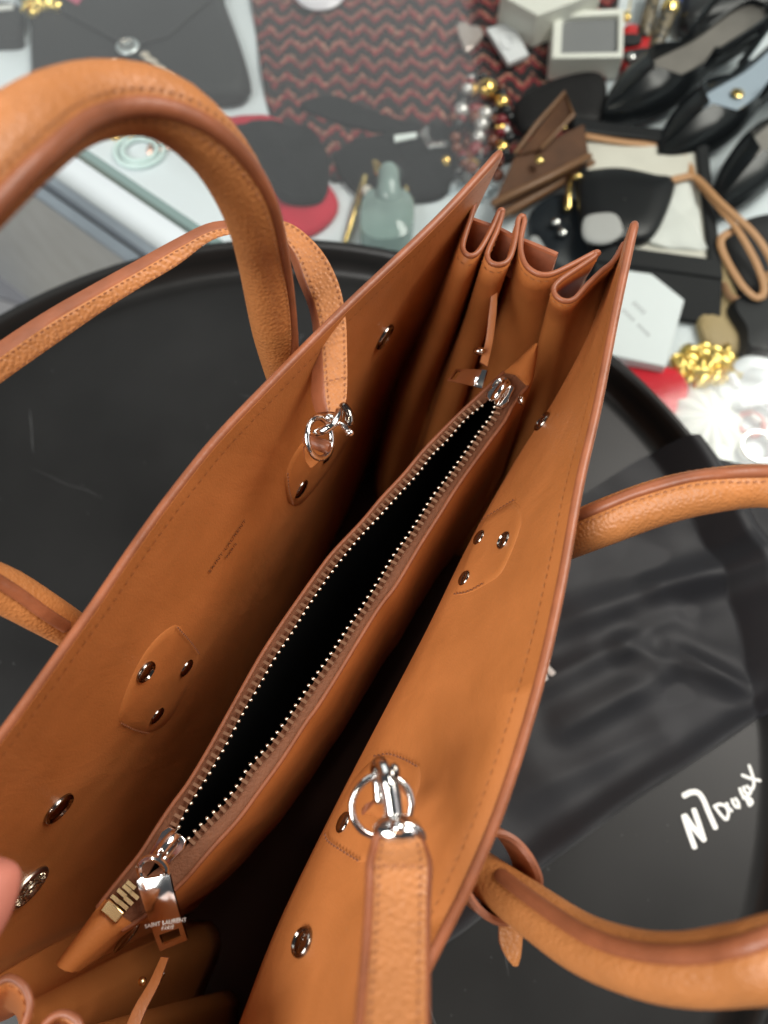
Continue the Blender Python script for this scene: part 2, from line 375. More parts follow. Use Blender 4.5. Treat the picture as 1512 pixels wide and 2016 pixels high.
def patch(surf, px, parent, sides, label=None):
    ol = cr(px, 44, True); P = []
    for x, y in ol:
        q = surf.hit(x, y)
        if q: P.append((q[0], q[1]))
    if len(P) < 8: return
    c = sum((p for p, n in P), V((0, 0, 0))) / len(P); N = sum((n for p, n in P), V((0, 0, 0))).normalized()
    rows = []
    cx = sum(x for x, y in ol) / len(ol); cy = sum(y for x, y in ol) / len(ol)
    for f, hh in ((1.0, .0), (.985, .022), (.8, .03), (.55, .034), (.3, .034), (.0004, .034)):
        row = []
        for x, y in ol:
            q = surf.hit(cx + (x - cx) * f, cy + (y - cy) * f)
            if q is None: q = P[0]
            row.append(q[0] + q[1] * hh)
        rows.append(row)
    mb = MB(); mb.grid(rows, wrap=True); o = mb.build('handle_patch', M['leather'], parent, angle=70)
    st = MB()
    for side in sides:
        pts = []; nn = []
        for x, y in cr(side, 16):
            q = surf.hit(x, y)
            if q: pts.append(q[0] + q[1] * .05); nn.append(q[1])
        if len(pts) > 2: stitches(st, pts, nn, .2, .17, .035, .05)
    if st.v: st.build('stitching', M['thread_dark'], parent, kind='stuff', smooth=False)
    return o
patch(SL, [(345, 1230), (372, 1258), (390, 1284), (382, 1325), (335, 1415), (292, 1443), (262, 1436), (234, 1421), (250, 1355), (292, 1275)], pL, [[(346, 1234), (370, 1260), (389, 1286)], [(236, 1421), (262, 1434), (291, 1441)]])
patch(SL, [(625, 842), (655, 838), (690, 845), (672, 890), (600, 985), (572, 993), (563, 970), (562, 935), (585, 885)], pL, [[(562, 932), (565, 962), (573, 991)]])
patch(SR, [(1014, 988), (1024, 1000), (1026, 1030), (1010, 1080), (985, 1130), (957, 1150), (930, 1165), (900, 1172), (897, 1160), (920, 1095), (950, 1030), (975, 1010)], pR, [[(1014, 988), (985, 1006), (955, 1025), (945, 1040)], [(899, 1172), (925, 1167), (957, 1150)]])
patch(SR, [(745, 1490), (790, 1492), (824, 1508), (822, 1560), (770, 1660), (712, 1698), (680, 1680), (646, 1650), (660, 1600), (700, 1530)], pR, [[(742, 1491), (770, 1487), (800, 1497), (824, 1510)], [(645, 1645), (650, 1658), (680, 1678), (712, 1698)]])
for x, y, r in ((285, 1321, .40), (365, 1314, .37), (307, 1408, .37)): stud(SL, x, y, r, M['gunmetal'], 'rivet', pL, ring=(x == 285), h=.14)
for x, y, r in ((645, 893, .44), (592, 962, .44)): stud(SL, x, y, r, M['gunmetal'], 'rivet', pL, ring=False, h=.12)
for x, y, r in ((944, 1059, .30), (993, 1065, .33), (915, 1139, .30), (676, 1620, .34)): stud(SR, x, y, r, M['gunmetal'], 'rivet', pR, ring=(x == 993), h=.10)
for x, y in ((755, 662), (114, 1590)): stud(SL, x, y, .58, M['gunmetal'], 'snap', pL, h=.16)
for x, y in ((1069, 831), (596, 1856)): stud(SR, x, y, .42, M['gunmetal'], 'snap', pR, h=.12)
stud(SL, 55, 1746, .85, M['steel'], 'snap', pL, big=True, h=.16)
# debossed maker's name
q0, q1 = SL.hit(409, 1130), SL.hit(484, 1022)
xd = (q1[0] - q0[0]); nL = q0[1]; yd = nL.cross(xd).normalized(); mid = q0[0].lerp(q1[0], .5) + nL * .02
L = xd.length
mid = mid + nL * .035
text('SAINT LAURENT', .25, mid, xd, yd, M['ink'], pL, space=1.25)
text('PARIS', .2, mid - yd * .42, xd, yd, M['ink'], pL, space=1.3)

# --- inner side tabs with snaps
def ribbon(pxs, n, thick, name, mats, parent):
    """pxs: (xa,ya,xb,yb,depth)"""
    A = crv([Dp(a, b, d) for a, b, c, e, d in pxs], n); B = crv([Dp(c, e, d) for a, b, c, e, d in pxs], n); fr = frames(A)
    T = []
    for i in range(n):
        t = fr[i][0]; nv = (B[i] - A[i]).cross(t).normalized()
        if nv.dot(A[i] - CAM) < 0: nv = -nv
        T.append(nv * thick)
    mb = MB(); mb.slab(A, B, T); return mb.build(name, mats, parent)
ribbon([(968, 570, 980, 572, 30.5), (962, 620, 977, 624, 30.8), (956, 670, 970, 676, 31), (945, 712, 960, 722, 31)], 14, .2, 'snap_tab', [M['leather'], M['edge']], bag)
mb = MB(); c = Dp(944, 691, 30.7); mb.ball(c, V((.26, 0, 0)), V((0, .12, .1)), V((0, -.12, .16))); mb.build('tab_snap', M['silver'], bag)
mb = MB(); c = Dp(1026, 787, 30.2); mb.ball(c, V((.14, 0, 0)), V((0, .2, .1)), V((0, -.12, .2))); mb.build('tab_snap', M['silver'], bag)
ribbon([(316, 1884, 332, 1886, 24.5), (292, 1935, 312, 1940, 24.2), (262, 1985, 286, 1992, 23.8), (235, 2050, 262, 2056, 23.2)], 14, .2, 'snap_tab', [M['leather'], M['edge']], bag)
mb = MB(); c = Dp(306, 1945, 24.6); a, b = (Dp(288, 1978, 24.6) - c), RT * .12 + UP * .08; mb.ball(c, a * .95, b, a.cross(b).normalized() * .1, 20, 8); mb.build('tab_snap', M['gunmetal'], bag)
mb = MB(); c = Dp(280, 1932, 24.2); mb.ball(c, V((.13, 0, 0)), V((0, .1, .1)), V((0, -.1, .1))); mb.build('tab_snap', M['brass'], bag)
mb = MB(); c = Dp(250, 1845, 24.8); a, b = (Dp(270, 1822, 24.8) - c), (RT * .1 - UP * .1); mb.ball(c, a * 1.3, b, a.cross(b).normalized() * .12, 20, 8); mb.build('tab_snap', M['gunmetal'], bag)

# --- zipped pouch in the middle
ZT = 19.0
OLp = [(113, 1898), (150, 1850), (200, 1782), (245, 1725), (279, 1683), (316, 1625), (343, 1585), (372, 1546), (412, 1480), (458, 1397), (511, 1302), (543, 1251), (575, 1204), (620, 1140), (650, 1099), (676, 1070), (716, 1028), (756, 980), (798, 935), (835, 890), (867, 856), (904, 819), (941, 784), (975, 752), (1005, 725), (1054, 679)]
ORp = [(140, 1912), (180, 1875), (225, 1837), (290, 1795), (359, 1731), (412, 1670), (465, 1612), (502, 1562), (552, 1493), (600, 1419), (620, 1392), (659, 1331), (699, 1265), (744, 1193), (777, 1150), (822, 1075), (862, 1012), (904, 946), (954, 877), (991, 827), (1006, 798), (1030, 765), (1045, 745), (1057, 681)]
TLp = [(338, 1645), (348, 1628), (359, 1604), (388, 1556), (417, 1509), (449, 1453), (479, 1397), (506, 1352), (536, 1299), (569, 1249), (606, 1190), (645, 1133), (678, 1090), (709, 1053), (745, 1015), (780, 976), (819, 933), (848, 895), (875, 869), (912, 827), (944, 800), (970, 782), (985, 775)]
TRp = [(348, 1683), (359, 1675), (390, 1636), (433, 1593), (467, 1554), (494, 1511), (525, 1477), (562, 1427), (597, 1374), (617, 1344), (654, 1291), (691, 1233), (723, 1185), (750, 1142), (777, 1097), (814, 1044), (851, 985), (880, 946), (915, 898), (946, 853), (970, 821), (978, 800), (987, 777)]
pre, post = [(127, 1905), (180, 1845), (232, 1797), (285, 1730)], [(1000, 755), (1030, 718), (1056, 680)]
up_ = lambda L, z: [U(x, y, z) for x, y in L]
cOL, cOR, cTL, cTR = up_(OLp, ZT - .25), up_(ORp, ZT - .25), up_(pre + TLp + post, ZT), up_(pre + TRp + post, ZT)
ax = (cTL[-1] - cTL[0]); ax.z = 0; PL_ = ax.length; ax.normalize(); og = cTL[0]; NP = 90
ts = [-.15 + (PL_ + .3) * i / (NP - 1) for i in range(NP)]
oL, oR, tL, tR = [on_axis(c, ax, og, ts) for c in (cOL, cOR, cTL, cTR)]
pr = V((ax.y, -ax.x, 0))
pouch_root = None
ca, cb, cc = [], [], []
secs_l, secs_r, secs_in = [], [], []
for i in range(NP):
    u = i / (NP - 1); bul = math.sin(math.pi * min(1, max(0, u))) ** .5; c = oL[i].lerp(oR[i], .5)
    dn = lambda p, z, o: V((p.x, p.y, z)) + pr * o
    l1, r1 = dn(oL[i], 16, -.35 * bul), dn(oR[i], 16, .30 * bul); l2, r2_ = dn(oL[i], 10, -.3 * bul), dn(oR[i], 10, .35 * bul); bt = V((c.x, c.y, 3.5))
    hw = (oR[i] - oL[i]).length / 2
    secs_l.append([oL[i] + V((0, 0, -.05)), dn(oL[i], ZT - .55, -.12), l1, l2, bt.lerp(l2, .25) - V((0, 0, 3)), bt])
    secs_r.append([oR[i] + V((0, 0, -.05)), dn(oR[i], ZT - .55, .12), r1, r2_, bt.lerp(r2_, .25) - V((0, 0, 3)), bt])
    secs_in.append([tL[i].lerp(oL[i], .5) - V((0, 0, .12)), l1.lerp(c, .15), l2.lerp(c, .2), bt + V((0, 0, .4)), r2_.lerp(c, .2), r1.lerp(c, .15), tR[i].lerp(oR[i], .5) - V((0, 0, .12))])
mb = MB(); mb.grid(secs_l); mb.grid(secs_r)
pouch = mb.build('zip_pouch', M['leather'], bag, angle=80)
mb = MB(); mb.grid(secs_in); mb.build('pouch_lining', M['lining'], pouch)
def strip(a, b, thick, name, mt, i0=0, i1=NP):
    mb = MB(); mb.slab(a[i0:i1], b[i0:i1], [V((0, 0, -thick))] * (i1 - i0), 0, 0); return mb.build(name, mt, pouch)
i_n = min(range(NP), key=lambda i: abs(ts[i] - (U(232, 1797, ZT) - og).dot(ax)))
i_f = min(range(NP), key=lambda i: abs(ts[i] - (U(1012, 742, ZT) - og).dot(ax)))
strip(oL, tL, .12, 'zip_tape', M['tape'], i_n - 1, i_f + 1); strip(oR, tR, .12, 'zip_tape', M['tape'], i_n - 1, i_f + 1)
# leather rolled welts along the tape edges
for o_, sg in ((oL, -1), (oR, 1)):
    mb = MB(); mb.tube([p + V((0, 0, -.02)) + pr * (sg * .06) for p in o_[i_n - 1:i_f + 1]], .08, 8); mb.build('welt', M['welt'], pouch)
# leather end caps
mb = MB(); rows = []
for i in range(0, i_n + 1):
    a, b = oL[i] - pr * .06, oR[i] + pr * .06; m_ = a.lerp(b, .5) + V((0, 0, .22 * min(1, (b - a).length / 1.0) + .1))
    rows.append([a - V((0, 0, .5)), a + V((0, 0, .02)), a.lerp(m_, .6) + V((0, 0, .08)), m_, b.lerp(m_, .6) + V((0, 0, .08)), b + V((0, 0, .02)), b - V((0, 0, .5))])
rows.insert(0, [rows[0][3] * 1.0 for _ in range(7)]); rows.append([p - V((0, 0, .2)) for p in rows[-1]])
mb.grid(rows); mb.build('end_cap', M['leather'], pouch)
mb = MB(); rows = []
for i in range(i_f, NP):
    a, b = oL[i] - pr * .06, oR[i] + pr * .06; m_ = a.lerp(b, .5) + V((0, 0, .22 * min(1, (b - a).length / 1.0) + .1))
    rows.append([a - V((0, 0, .5)), a + V((0, 0, .02)), a.lerp(m_, .6) + V((0, 0, .08)), m_, b.lerp(m_, .6) + V((0, 0, .08)), b + V((0, 0, .02)), b - V((0, 0, .5))])
rows.append([rows[-1][3] * 1.0 for _ in range(7)]); rows.insert(0, [p - V((0, 0, .2)) for p in rows[0]])
mb.grid(rows); mb.build('end_cap', M['leather'], pouch)
# teeth: one shared mesh, one object each
mb = MB(); X, Y, Z = V((1, 0, 0)), V((0, 1, 0)), V((0, 0, 1))
mb.box(V((-.09, 0, 0)), X * .12, Y * .05, Z * .05); mb.ball(V((.07, 0, .015)), X * .085, Y * .07, Z * .08, 8, 6, 1)
proto = mb.build('tooth', [M['bronze'], M['steel']], pouch); first = True
def place_teeth(curve, side, a, b, pitch, off, matx=None):
    global first
    c = crv(curve, 300); acc = 0; k = 0
    for p, q in zip(c, c[1:]):
        L = (q - p).length; t = (q - p).normalized()
        while acc < L:
            d = (p - og).dot(ax) + acc
            if a < d < b:
                s_ = V((t.y, -t.x, 0)) * side; zz = s_.cross(t); Mx = Matrix((s_, t, zz)).transposed().to_4x4()
                Mx.translation = (p + t * acc + V((0, 0, .06)) + s_ * off) * S
                o = proto if first else proto.copy()
                if not first: sc.collection.objects.link(o); o.parent = pouch
                first = False; o.matrix_basis = Mx @ Matrix.Rotation(random.uniform(-.06, .06), 4, 'Z')
            acc += pitch
        acc -= L
dd = lambda x, y: (U(x, y, ZT) - og).dot(ax)
place_teeth(cTL, 1, dd(340, 1642), dd(962, 795), .262, 0); place_teeth(cTR, -1, dd(362, 1655), dd(978, 800), .262, 0)
# closed teeth by the end stop
bt_ = MB(); bt_.box(V((0, 0, 0)), X * .17, Y * .06, Z * .06); bp = bt_.build('end_tooth', M['brass'], pouch)
for k, (x, y) in enumerate(((229, 1770), (241, 1758), (252, 1750), (259, 1742), (244, 1782), (254, 1773), (265, 1762))):
    o = bp if k == 0 else bp.copy()
    if k: sc.collection.objects.link(o); o.parent = pouch
    Mx = Matrix((pr, ax, Z)).transposed().to_4x4(); Mx.translation = (U(x, y, ZT + .12)) * S; o.matrix_basis = Mx
c = U(222, 1794, ZT + .12); mb = MB(); mb.box(c, pr * .34, ax * .20, Z * .09); mb.build('end_stop', M['brass'], pouch, bevel=.05)
# near slider and puller
def slider(px, py, turn):
    c = U(px, py, ZT + .18); a = ax * turn; mb = MB()
    out = [(-.55, .32), (-.2, .38), (.25, .46), (.5, .36), (.58, 0), (.5, -.36), (.25, -.46), (-.2, -.38), (-.55, -.32)]
    mb.prism([c + a * x + pr * y + V((0, 0, .1)) for x, y in out], V((0, 0, -.22)))
    br = crv([c + a * -.42 + V((0, 0, .1)), c + a * -.3 + V((0, 0, .42)), c + a * .1 + V((0, 0, .5)), c + a * .42 + V((0, 0, .35)), c + a * .48 + V((0, 0, .1))], 14)
    mb.tube(br, .15, 8, up=pr, flat=1.3)
    return c, mb.build('zip_slider', M['silver'], pouch, bevel=.04)
cN, _ = slider(330, 1668, 1)
cFs, _ = slider(985, 776, -1)
def puller(ring_px, rr, corners, D0, D1, txt, label):
    (x, y, d) = ring_px; mb = MB()
    P = [Dp(cx_, cy_, D0 if k < 2 else D1) for k, (cx_, cy_) in enumerate(corners)]
    n = (P[1] - P[0]).cross(P[3] - P[0]).normalized()
    if n.dot(P[0] - CAM) < 0: n = -n
    mb.cells(P, [0, .16, .5, .84, 1], [0, .1, .22, .36, .5, .62, .78, .93, 1], {(6, 1), (6, 2)}, n * .12, bend=lambda u, v: 1.5 * (v - .25) ** 2 * (1 if v > .25 else 4) - (.8 * max(0, 1 - abs(u - .5) * 4) * max(0, 1 - abs(v - .2) * 4)))
    c = Dp(x, y, d); u = (P[1] - P[0]).normalized(); v = (P[0] - P[3]).normalized()
    mb.tube([c + u * (rr * math.cos(a)) + v * (rr * 1.0 * math.sin(a)) for a in [2 * math.pi * j / 28 for j in range(28)]], .10, 8, closed=True)
    o = mb.build('zip_pull', M['silver'], bag, angle=25, label=label)
    if txt:
        m_ = P[0].lerp(P[1], .5).lerp(P[3].lerp(P[2], .5), .665) + n * (.12 * 1.5 * .415 ** 2 - .03)
        text('SAINT LAURENT', .165, m_, u, v, M['engraved'], o, space=1.05); text('PARIS', .125, m_ - v * .16, u, v, M['engraved'], o, space=1.2)
    return o
puller((301, 1713, 23.2), .40, [(268, 1735), (333, 1724), (367, 1855), (313, 1877)], 22.9, 23.05, True, 'near zip pull hanging over the pouch side')
puller((985, 760, 30.4), .30, [(958, 728), (948, 764), (878, 748), (896, 725)], 30.6, 31.2, False, 'far zip pull lying flat')

# --- handles
def handle(pts, strip_px, name_label, n=110, rim=0.13):
    Q = cr([(*Dp(x, y, d), r) for x, y, d, r in pts], n); H = [V(q[:3]) for q in Q]; R = [q[3] for q in Q]
    mb = MB(); mb.tube(H, R, 20)
    h = mb.build('handle', M['grain'], bag, label=name_label)
    SH = Surf([mb.v[i * 20:(i + 1) * 20] + [mb.v[i * 20]] for i in range(n)])
    runs = []
    for sp in strip_px:
        out = []; ups = []
        for x, y in cr(sp, 60):
            q = SH.hit(x, y)
            if q: out.append(q[0]); ups.append(q[1])
        for _ in range(3):
            out = [out[0]] + [(out[i - 1] + out[i] * 2 + out[i + 1]) / 4 for i in range(1, len(out) - 1)] + [out[-1]]
            ups = [ups[0]] + [(ups[i - 1] + ups[i] * 2 + ups[i + 1]).normalized() for i in range(1, len(ups) - 1)] + [ups[-1]]
        mb = MB(); mb.tube(out, .2, 10, up=ups, flat=.75); mb.build('handle_edge', M['edge'], h); runs.append((out, ups))
    out, ups = runs[0]
    st = MB(); fr = frames(out); pts_, nn = [], []
    for sg in (-1, 1):
        pts_, nn = [], []
        for (t, _, _), p, u in zip(fr, out, ups):
            s_ = t.cross(u).normalized(); q = p + s_ * (sg * .33); b = min(range(n), key=lambda i: (H[i] - q).length); dv = (q - H[b]).normalized(); pts_.append(H[b] + dv * (R[b] + .005)); nn.append(dv)
        stitches(st, pts_, nn, .22, .16, .022, .03, .006)
    st.build('stitching', M['thread_mid'], h, kind='stuff', smooth=False)
    return h
handle([(590, 850, 33, .5), (568, 775, 29, .6), (550, 705, 26.2, .655), (536, 640, 24.4, .68), (517, 520, 22, .69), (500, 440, 20, .69), (470, 365, 18.6, .69), (425, 295, 17.6, .69), (360, 232, 16.8, .70), (290, 199, 16.2, .70), (205, 195, 15.6, .72), (120, 220, 14.8, .75), (50, 265, 14.0, .78), (-20, 325, 13.4, .78), (-160, 480, 12.8, .75), (-270, 680, 13.2, .72), (-270, 900, 15.5, .7), (-170, 1070, 19, .7), (-70, 1130, 21.3, .7), (10, 1163, 22.4, .69), (80, 1203, 23.3, .65), (140, 1240, 25.0, .62), (190, 1275, 28, .58), (230, 1300, 31, .5)],
       [[(579, 712), (578, 650), (566, 540), (553, 470), (532, 390), (490, 318), (430, 258), (350, 218), (270, 208), (180, 232), (105, 292), (50, 342), (0, 395), (-70, 470)], [(-30, 1128), (0, 1146), (40, 1172), (85, 1205), (130, 1234)]], 'left handle arching up towards the viewer')
handle([(1060, 1090, 25.5, .55), (1110, 1062, 24.6, .68), (1190, 1028, 23.6, .72), (1300, 988, 22.8, .70), (1400, 966, 22.2, .66), (1512, 957, 22, .63), (1640, 985, 21, .65), (1790, 1150, 19, .7), (1880, 1400, 16.5, .72), (1820, 1650, 14.8, .72), (1650, 1835, 14.3, .72), (1512, 1887, 14.5, .72), (1456, 1898, 15, .72), (1356, 1908, 15.8, .70), (1256, 1897, 16.8, .68), (1146, 1857, 18.2, .67), (1045, 1790, 19.8, .65), (960, 1728, 21.3, .60), (900, 1680, 22.5, .55)],
       [[(1118, 1024), (1186, 996), (1256, 968), (1356, 940), (1440, 931), (1520, 928)], [(985, 1722), (1010, 1742), (1056, 1776), (1156, 1841), (1256, 1873), (1356, 1880), (1456, 1864), (1530, 1838)]], 'right handle fallen outwards over the tray')
# --- leather loop and tongue round the right handle
ringp = [(956, 1653), (985, 1649), (1012, 1662), (1036, 1690), (1053, 1723), (1054, 1745), (1042, 1775), (1020, 1798), (996, 1808), (978, 1805), (955, 1791), (935, 1767), (921, 1738), (916, 1705), (930, 1672)]
Rg = crv([Dp(x, y, 20.4 + .004 * (1745 - y) * .8) for x, y in ringp], 60, True)
back = (Dp(905, 1690, 22.3) - Dp(962, 1728, 20.9)).normalized() * 1.1; cR = sum(Rg, V((0, 0, 0))) / 60
rows = []
for p in Rg:
    o_ = (p - cR).normalized() * .2; rows.append([p, p + o_ * .5 - back * .06, p + o_, p + o_ + back, p + back, p])
mb = MB(); b0 = len(rows[0])
mb.grid([list(r) for r in zip(*rows)], wrap=True)
loop = mb.build('handle_loop', M['edge'], bag, angle=40)
ribbon([(968, 1800, 1000, 1792, 21), (980, 1815, 1034, 1800, 20.9), (983, 1855, 1030, 1850, 20.7), (996, 1885, 1026, 1884, 20.6), (1010, 1902, 1020, 1902, 20.6)], 20, .22, 'loop_tongue', [M['grain'], M['edge']], bag)

# --- ring tabs on the panels
tabL = ribbon([(604, 868, 648, 868, 25.2), (598, 885, 650, 876, 25.2), (600, 905, 636, 900, 25.6), (610, 920, 616, 920, 25.8)], 16, .25, 'ring_tab', [M['leather'], M['edge']], bag)
mb = MB(); a, b = Dp(606, 866, 25.0), Dp(642, 880, 24.8); mb.tube([a, a.lerp(b, .5), b], .22, 12); mb.build('tab_fold', M['edge'], bag)
ribbon([(722, 1598, 800, 1560, 20.6), (712, 1606, 760, 1618, 20.7), (745, 1572, 815, 1575, 20.3)], 10, .2, 'ring_tab', [M['leather'], M['edge']], bag)
ribbon([(782, 1548, 800, 1560, 19.6), (790, 1570, 815, 1578, 19.5), (778, 1596, 803, 1598, 19.5)], 10, .25, 'ring_tab', [M['leather'], M['edge']], bag)
def torus(c, u, v, r, w_, name, mt, parent, a0=0, a1=2 * math.pi, ry=1.0):
    cl = abs(a1 - a0 - 2 * math.pi) < 1e-6; n = 44; mb = MB()
    mb.tube([c + u * (r * math.cos(a0 + (a1 - a0) * j / (n if cl else n - 1))) + v * (r * ry * math.sin(a0 + (a1 - a0) * j / (n if cl else n - 1))) for j in range(n)], w_, 12, closed=cl)
    return mb.build(name, mt, parent)
torus(Dp(752, 1586, 19.4), (RT + FW * .15).normalized(), (UP + FW * .1).normalized(), .76, .098, 'strap_ring', M['silver'], bag)
torus(Dp(629, 862, 24.6), (RT * .55 + FW * .8).normalized(), UP, .62, .10, 'strap_ring', M['silver'], bag, ry=1.05)

# ================================================================ SHOULDER STRAP
strap = thing('shoulder_strap', 'tan leather shoulder strap clipped to both inner rings of the handbag', 'bag strap', (-9, 8, 0))
def strap_run(st, n, name, pitch=.26, tk=.4):
    Q = cr([(*Dp(a, b, d), *Dp(c, e, d2), *(Dp(c + ox, e + oy, d2 + tk) - Dp(c, e, d2))) for a, b, c, e, ox, oy, d, d2 in st], n)
    A = [V(q[0:3]) for q in Q]; B = [V(q[3:6]) for q in Q]; T = [V(q[6:9]) for q in Q]
    mb = MB(); mb.slab(A, B, T, mid=4); o = mb.build(name, [M['pebble'], M['edge']], strap)
    stm = MB()
    for f in (.14, .86):
        pts = [a.lerp(b, f) for a, b in zip(A, B)]; nn = [-(t.normalized()) for t in T]
        nn = [((b - a).cross(A[min(i + 1, n - 1)] - A[max(0, i - 1)])).normalized() for i, (a, b) in enumerate(zip(A, B))]
        nn = [x if x.dot(CAM - p) > 0 else -x for x, p in zip(nn, pts)]
        stitches(stm, [p + x * .008 for p, x in zip(pts, nn)], nn, .2, .13, .022, .025)
    return o, A, B, stm
st1 = [(-300, 985, -300, 930, -10, -28, 20.8, 20.5), (-150, 868, -150, 812, -10, -27, 21.2, 20.94), (0, 757, 0, 702, -10, -26, 22, 21.77), (100, 686, 100, 634, -9, -24, 22.6, 22.41), (200, 616, 200, 575, -8, -22, 23.2, 23.05), (275, 568, 275, 532, -8, -20, 23.6, 23.49), (350, 523, 350, 488, -7, -18, 24, 23.93), (410, 478, 412, 456, -4, -17, 24.4, 24.36), (455, 462, 460, 446, 0, -14, 24.6, 24.6), (508, 460, 518, 434, -3, -6, 24.8, 24.8), (550, 468, 565, 436, -9, 2, 24.8, 24.8), (580, 500, 604, 460, -14, 3, 24.8, 24.8), (600, 552, 642, 502, -16, 3, 24.8, 24.8), (619, 603, 669, 558, -15, 2, 24.8, 24.8), (629, 650, 682, 620, -16, 2, 24.8, 24.8), (633, 700, 685, 690, -20, 2, 24.9, 24.9), (638, 770, 685, 766, -28, 3, 24.9, 24.9), (642, 796, 680, 796, -27, 3, 24.9, 24.9), (646, 810, 664, 812, -25, 3, 24.9, 24.9)]
o1, A1, B1, sm = strap_run(st1, 130, 'strap_band')
a, b = Dp(640, 752, 24.75), Dp(684, 742, 24.75); stitches(sm, [a.lerp(b, k / 6) for k in range(7)], -FW, .2, .16, .03, .035)
sm.build('stitching', M['thread_mid'], o1, kind='stuff', smooth=False)
st2 = [(742, 1648, 830, 1650, 6, 2, 17.9, 17.9), (738, 1668, 838, 1670, 8, 3, 17.7, 17.7), (731, 1700, 845, 1700, 9, 4, 17.3, 17.3), (729, 1760, 843, 1760, 8, 4, 16.8, 16.8), (724, 1850, 842, 1850, 7, 3, 16.0, 16.0), (716, 1940, 842, 1940, 7, 3, 15.2, 15.2), (708, 2030, 843, 2030, 7, 2, 14.4, 14.4), (690, 2200, 850, 2200, 8, 2, 13, 13)]
o2, A2, B2, sm = strap_run(st2, 60, 'strap_band', tk=.22)
a, b = Dp(742, 1703, 17.15), Dp(832, 1703, 17.15); stitches(sm, [a.lerp(b, k / 6) for k in range(7)], -FW, .2, .16, .03, .035)
sm.build('stitching', M['thread_mid'], o2, kind='stuff', smooth=False)
# side edges of the lower run shown proud on the left
mb = MB(); mb.tube([a - (b - a) * .02 for a, b in zip(A2, B2)], .10, 8); mb.build('strap_edge', M['edge'], o2)
# clasps
def blob(c, rx, ry, rz, mb): mb.ball(c, RT * rx, UP * ry, FW * rz, 20, 12)
mb = MB(); blob(Dp(783, 1634, 18.1), .58, .36, .40, mb); o = mb.build('swivel', M['silver'], strap)
mb = MB(); blob(Dp(784, 1627, 17.75), .19, .17, .2, mb); mb.build('swivel_pin', M['silver'], strap)
torus(Dp(786, 1650, 18.1), RT, (UP - FW * .5).normalized(), .56, .09, 'swivel_loop', M['silver'], strap, ry=.85)
mb = MB(); mb.tube(crv([Dp(776, 1612, 18.3), Dp(770, 1570, 18.4), Dp(763, 1535, 18.5), Dp(757, 1512, 18.7), Dp(748, 1502, 19.0), Dp(742, 1515, 19.5), Dp(744, 1545, 19.6), Dp(747, 1575, 19.5)], 30), [.21] * 10 + [.18] * 12 + [.15] * 8, 12); mb.build('hook', M['silver'], strap)
mb = MB(); mb.tube(crv([Dp(786, 1606, 18.3), Dp(782, 1570, 18.35), Dp(777, 1540, 18.4), Dp(775, 1518, 18.5)], 16), .10, 10); blob(Dp(776, 1520, 18.4), .14, .22, .15, mb); mb.build('hook_gate', M['gunmetal'], strap)
mb = MB(); blob(Dp(648, 822, 24.3), .20, .15, .2, mb); mb.build('swivel_pin', M['silver'], strap)
mb = MB(); mb.tube(crv([Dp(622, 852, 24.2), Dp(636, 848, 24.0), Dp(652, 838, 23.95), Dp(664, 824, 24.1), Dp(668, 808, 24.4)], 20), .13, 12); mb.build('hook', M['silver'], strap)
mb = MB(); mb.tube(crv([Dp(676, 800, 24.9), Dp(686, 815, 24.8), Dp(688, 832, 24.8)], 12), .16, 10); mb.build('swivel', M['gunmetal'], strap)
mb = MB(); mb.tube(crv([Dp(666, 832, 24.2), Dp(676, 838, 24.1), Dp(686, 850, 24.0)], 10), .085, 10); blob(Dp(689, 852, 24.0), .13, .12, .13, mb); mb.build('hook_gate', M['silver'], strap)

# ================================================================ TRAY
TC = V((-7.2, 7.9, 0))
prof = [(.01, 0), (6, 0), (14, 0), (20, 0), (28.6, 0), (29.1, .05), (29.5, .3), (29.8, 1.1), (30.05, 1.75), (30.3, 2.05), (30.6, 2.05), (30.8, 1.8), (30.7, 1.3), (30.0, .2), (29, -.45), (20, -.5), (.01, -.5)]
mb = MB(); mb.grid([[TC + V((r * math.cos(a), r * math.sin(a), z)) for a in [2 * math.pi * j / 160 for j in range(160)]] for r, z in prof], wrap=True)
tray = thing('serving_tray', 'large round black lacquered tray under the handbag', 'tray', TC - V((0, 0, .5)))
mb.build('tray_body', M['tray'], tray, angle=80)
mb = MB()
for k in range(46):
    a, r_ = random.uniform(0, 6.28), 27 * math.sqrt(random.random()); p = TC + V((r_ * math.cos(a), r_ * math.sin(a), .006)); d = V((math.cos(b_ := random.uniform(0, 6.28)), math.sin(b_), 0)); l_ = random.uniform(.8, 5.5); n_ = V((-d.y, d.x, 0))
    P = [p + d * (l_ * q) + n_ * (l_ * random.uniform(-.03, .03)) for q in (0, .25, .5, .75, 1)]; w_ = random.uniform(.008, .03)
    P = [q if (q - TC).length < 28 else TC + (q - TC) * (27.9 / (q - TC).length) for q in P]
    mb.grid([[q + n_ * w_ * f for q, f in zip(P, (.2, 1, .8, 1, .2))], [q - n_ * w_ * f for q, f in zip(P, (.2, 1, .8, 1, .2))]])
for k in range(150):
    a, r_ = random.uniform(0, 6.28), 27.5 * math.sqrt(random.random()); p = TC + V((r_ * math.cos(a), r_ * math.sin(a), .008)); q = random.uniform(.015, .05)
    mb.add([p + V((q * math.cos(t), q * math.sin(t), 0)) for t in (0, 1.3, 2.4, 3.6, 5)], [(0, 1, 2, 3, 4)])
mb.build('scratches', mat('worn_lacquer', (.055, .057, .058), .5, var=.4, vscale=30), tray, kind='stuff', smooth=False)
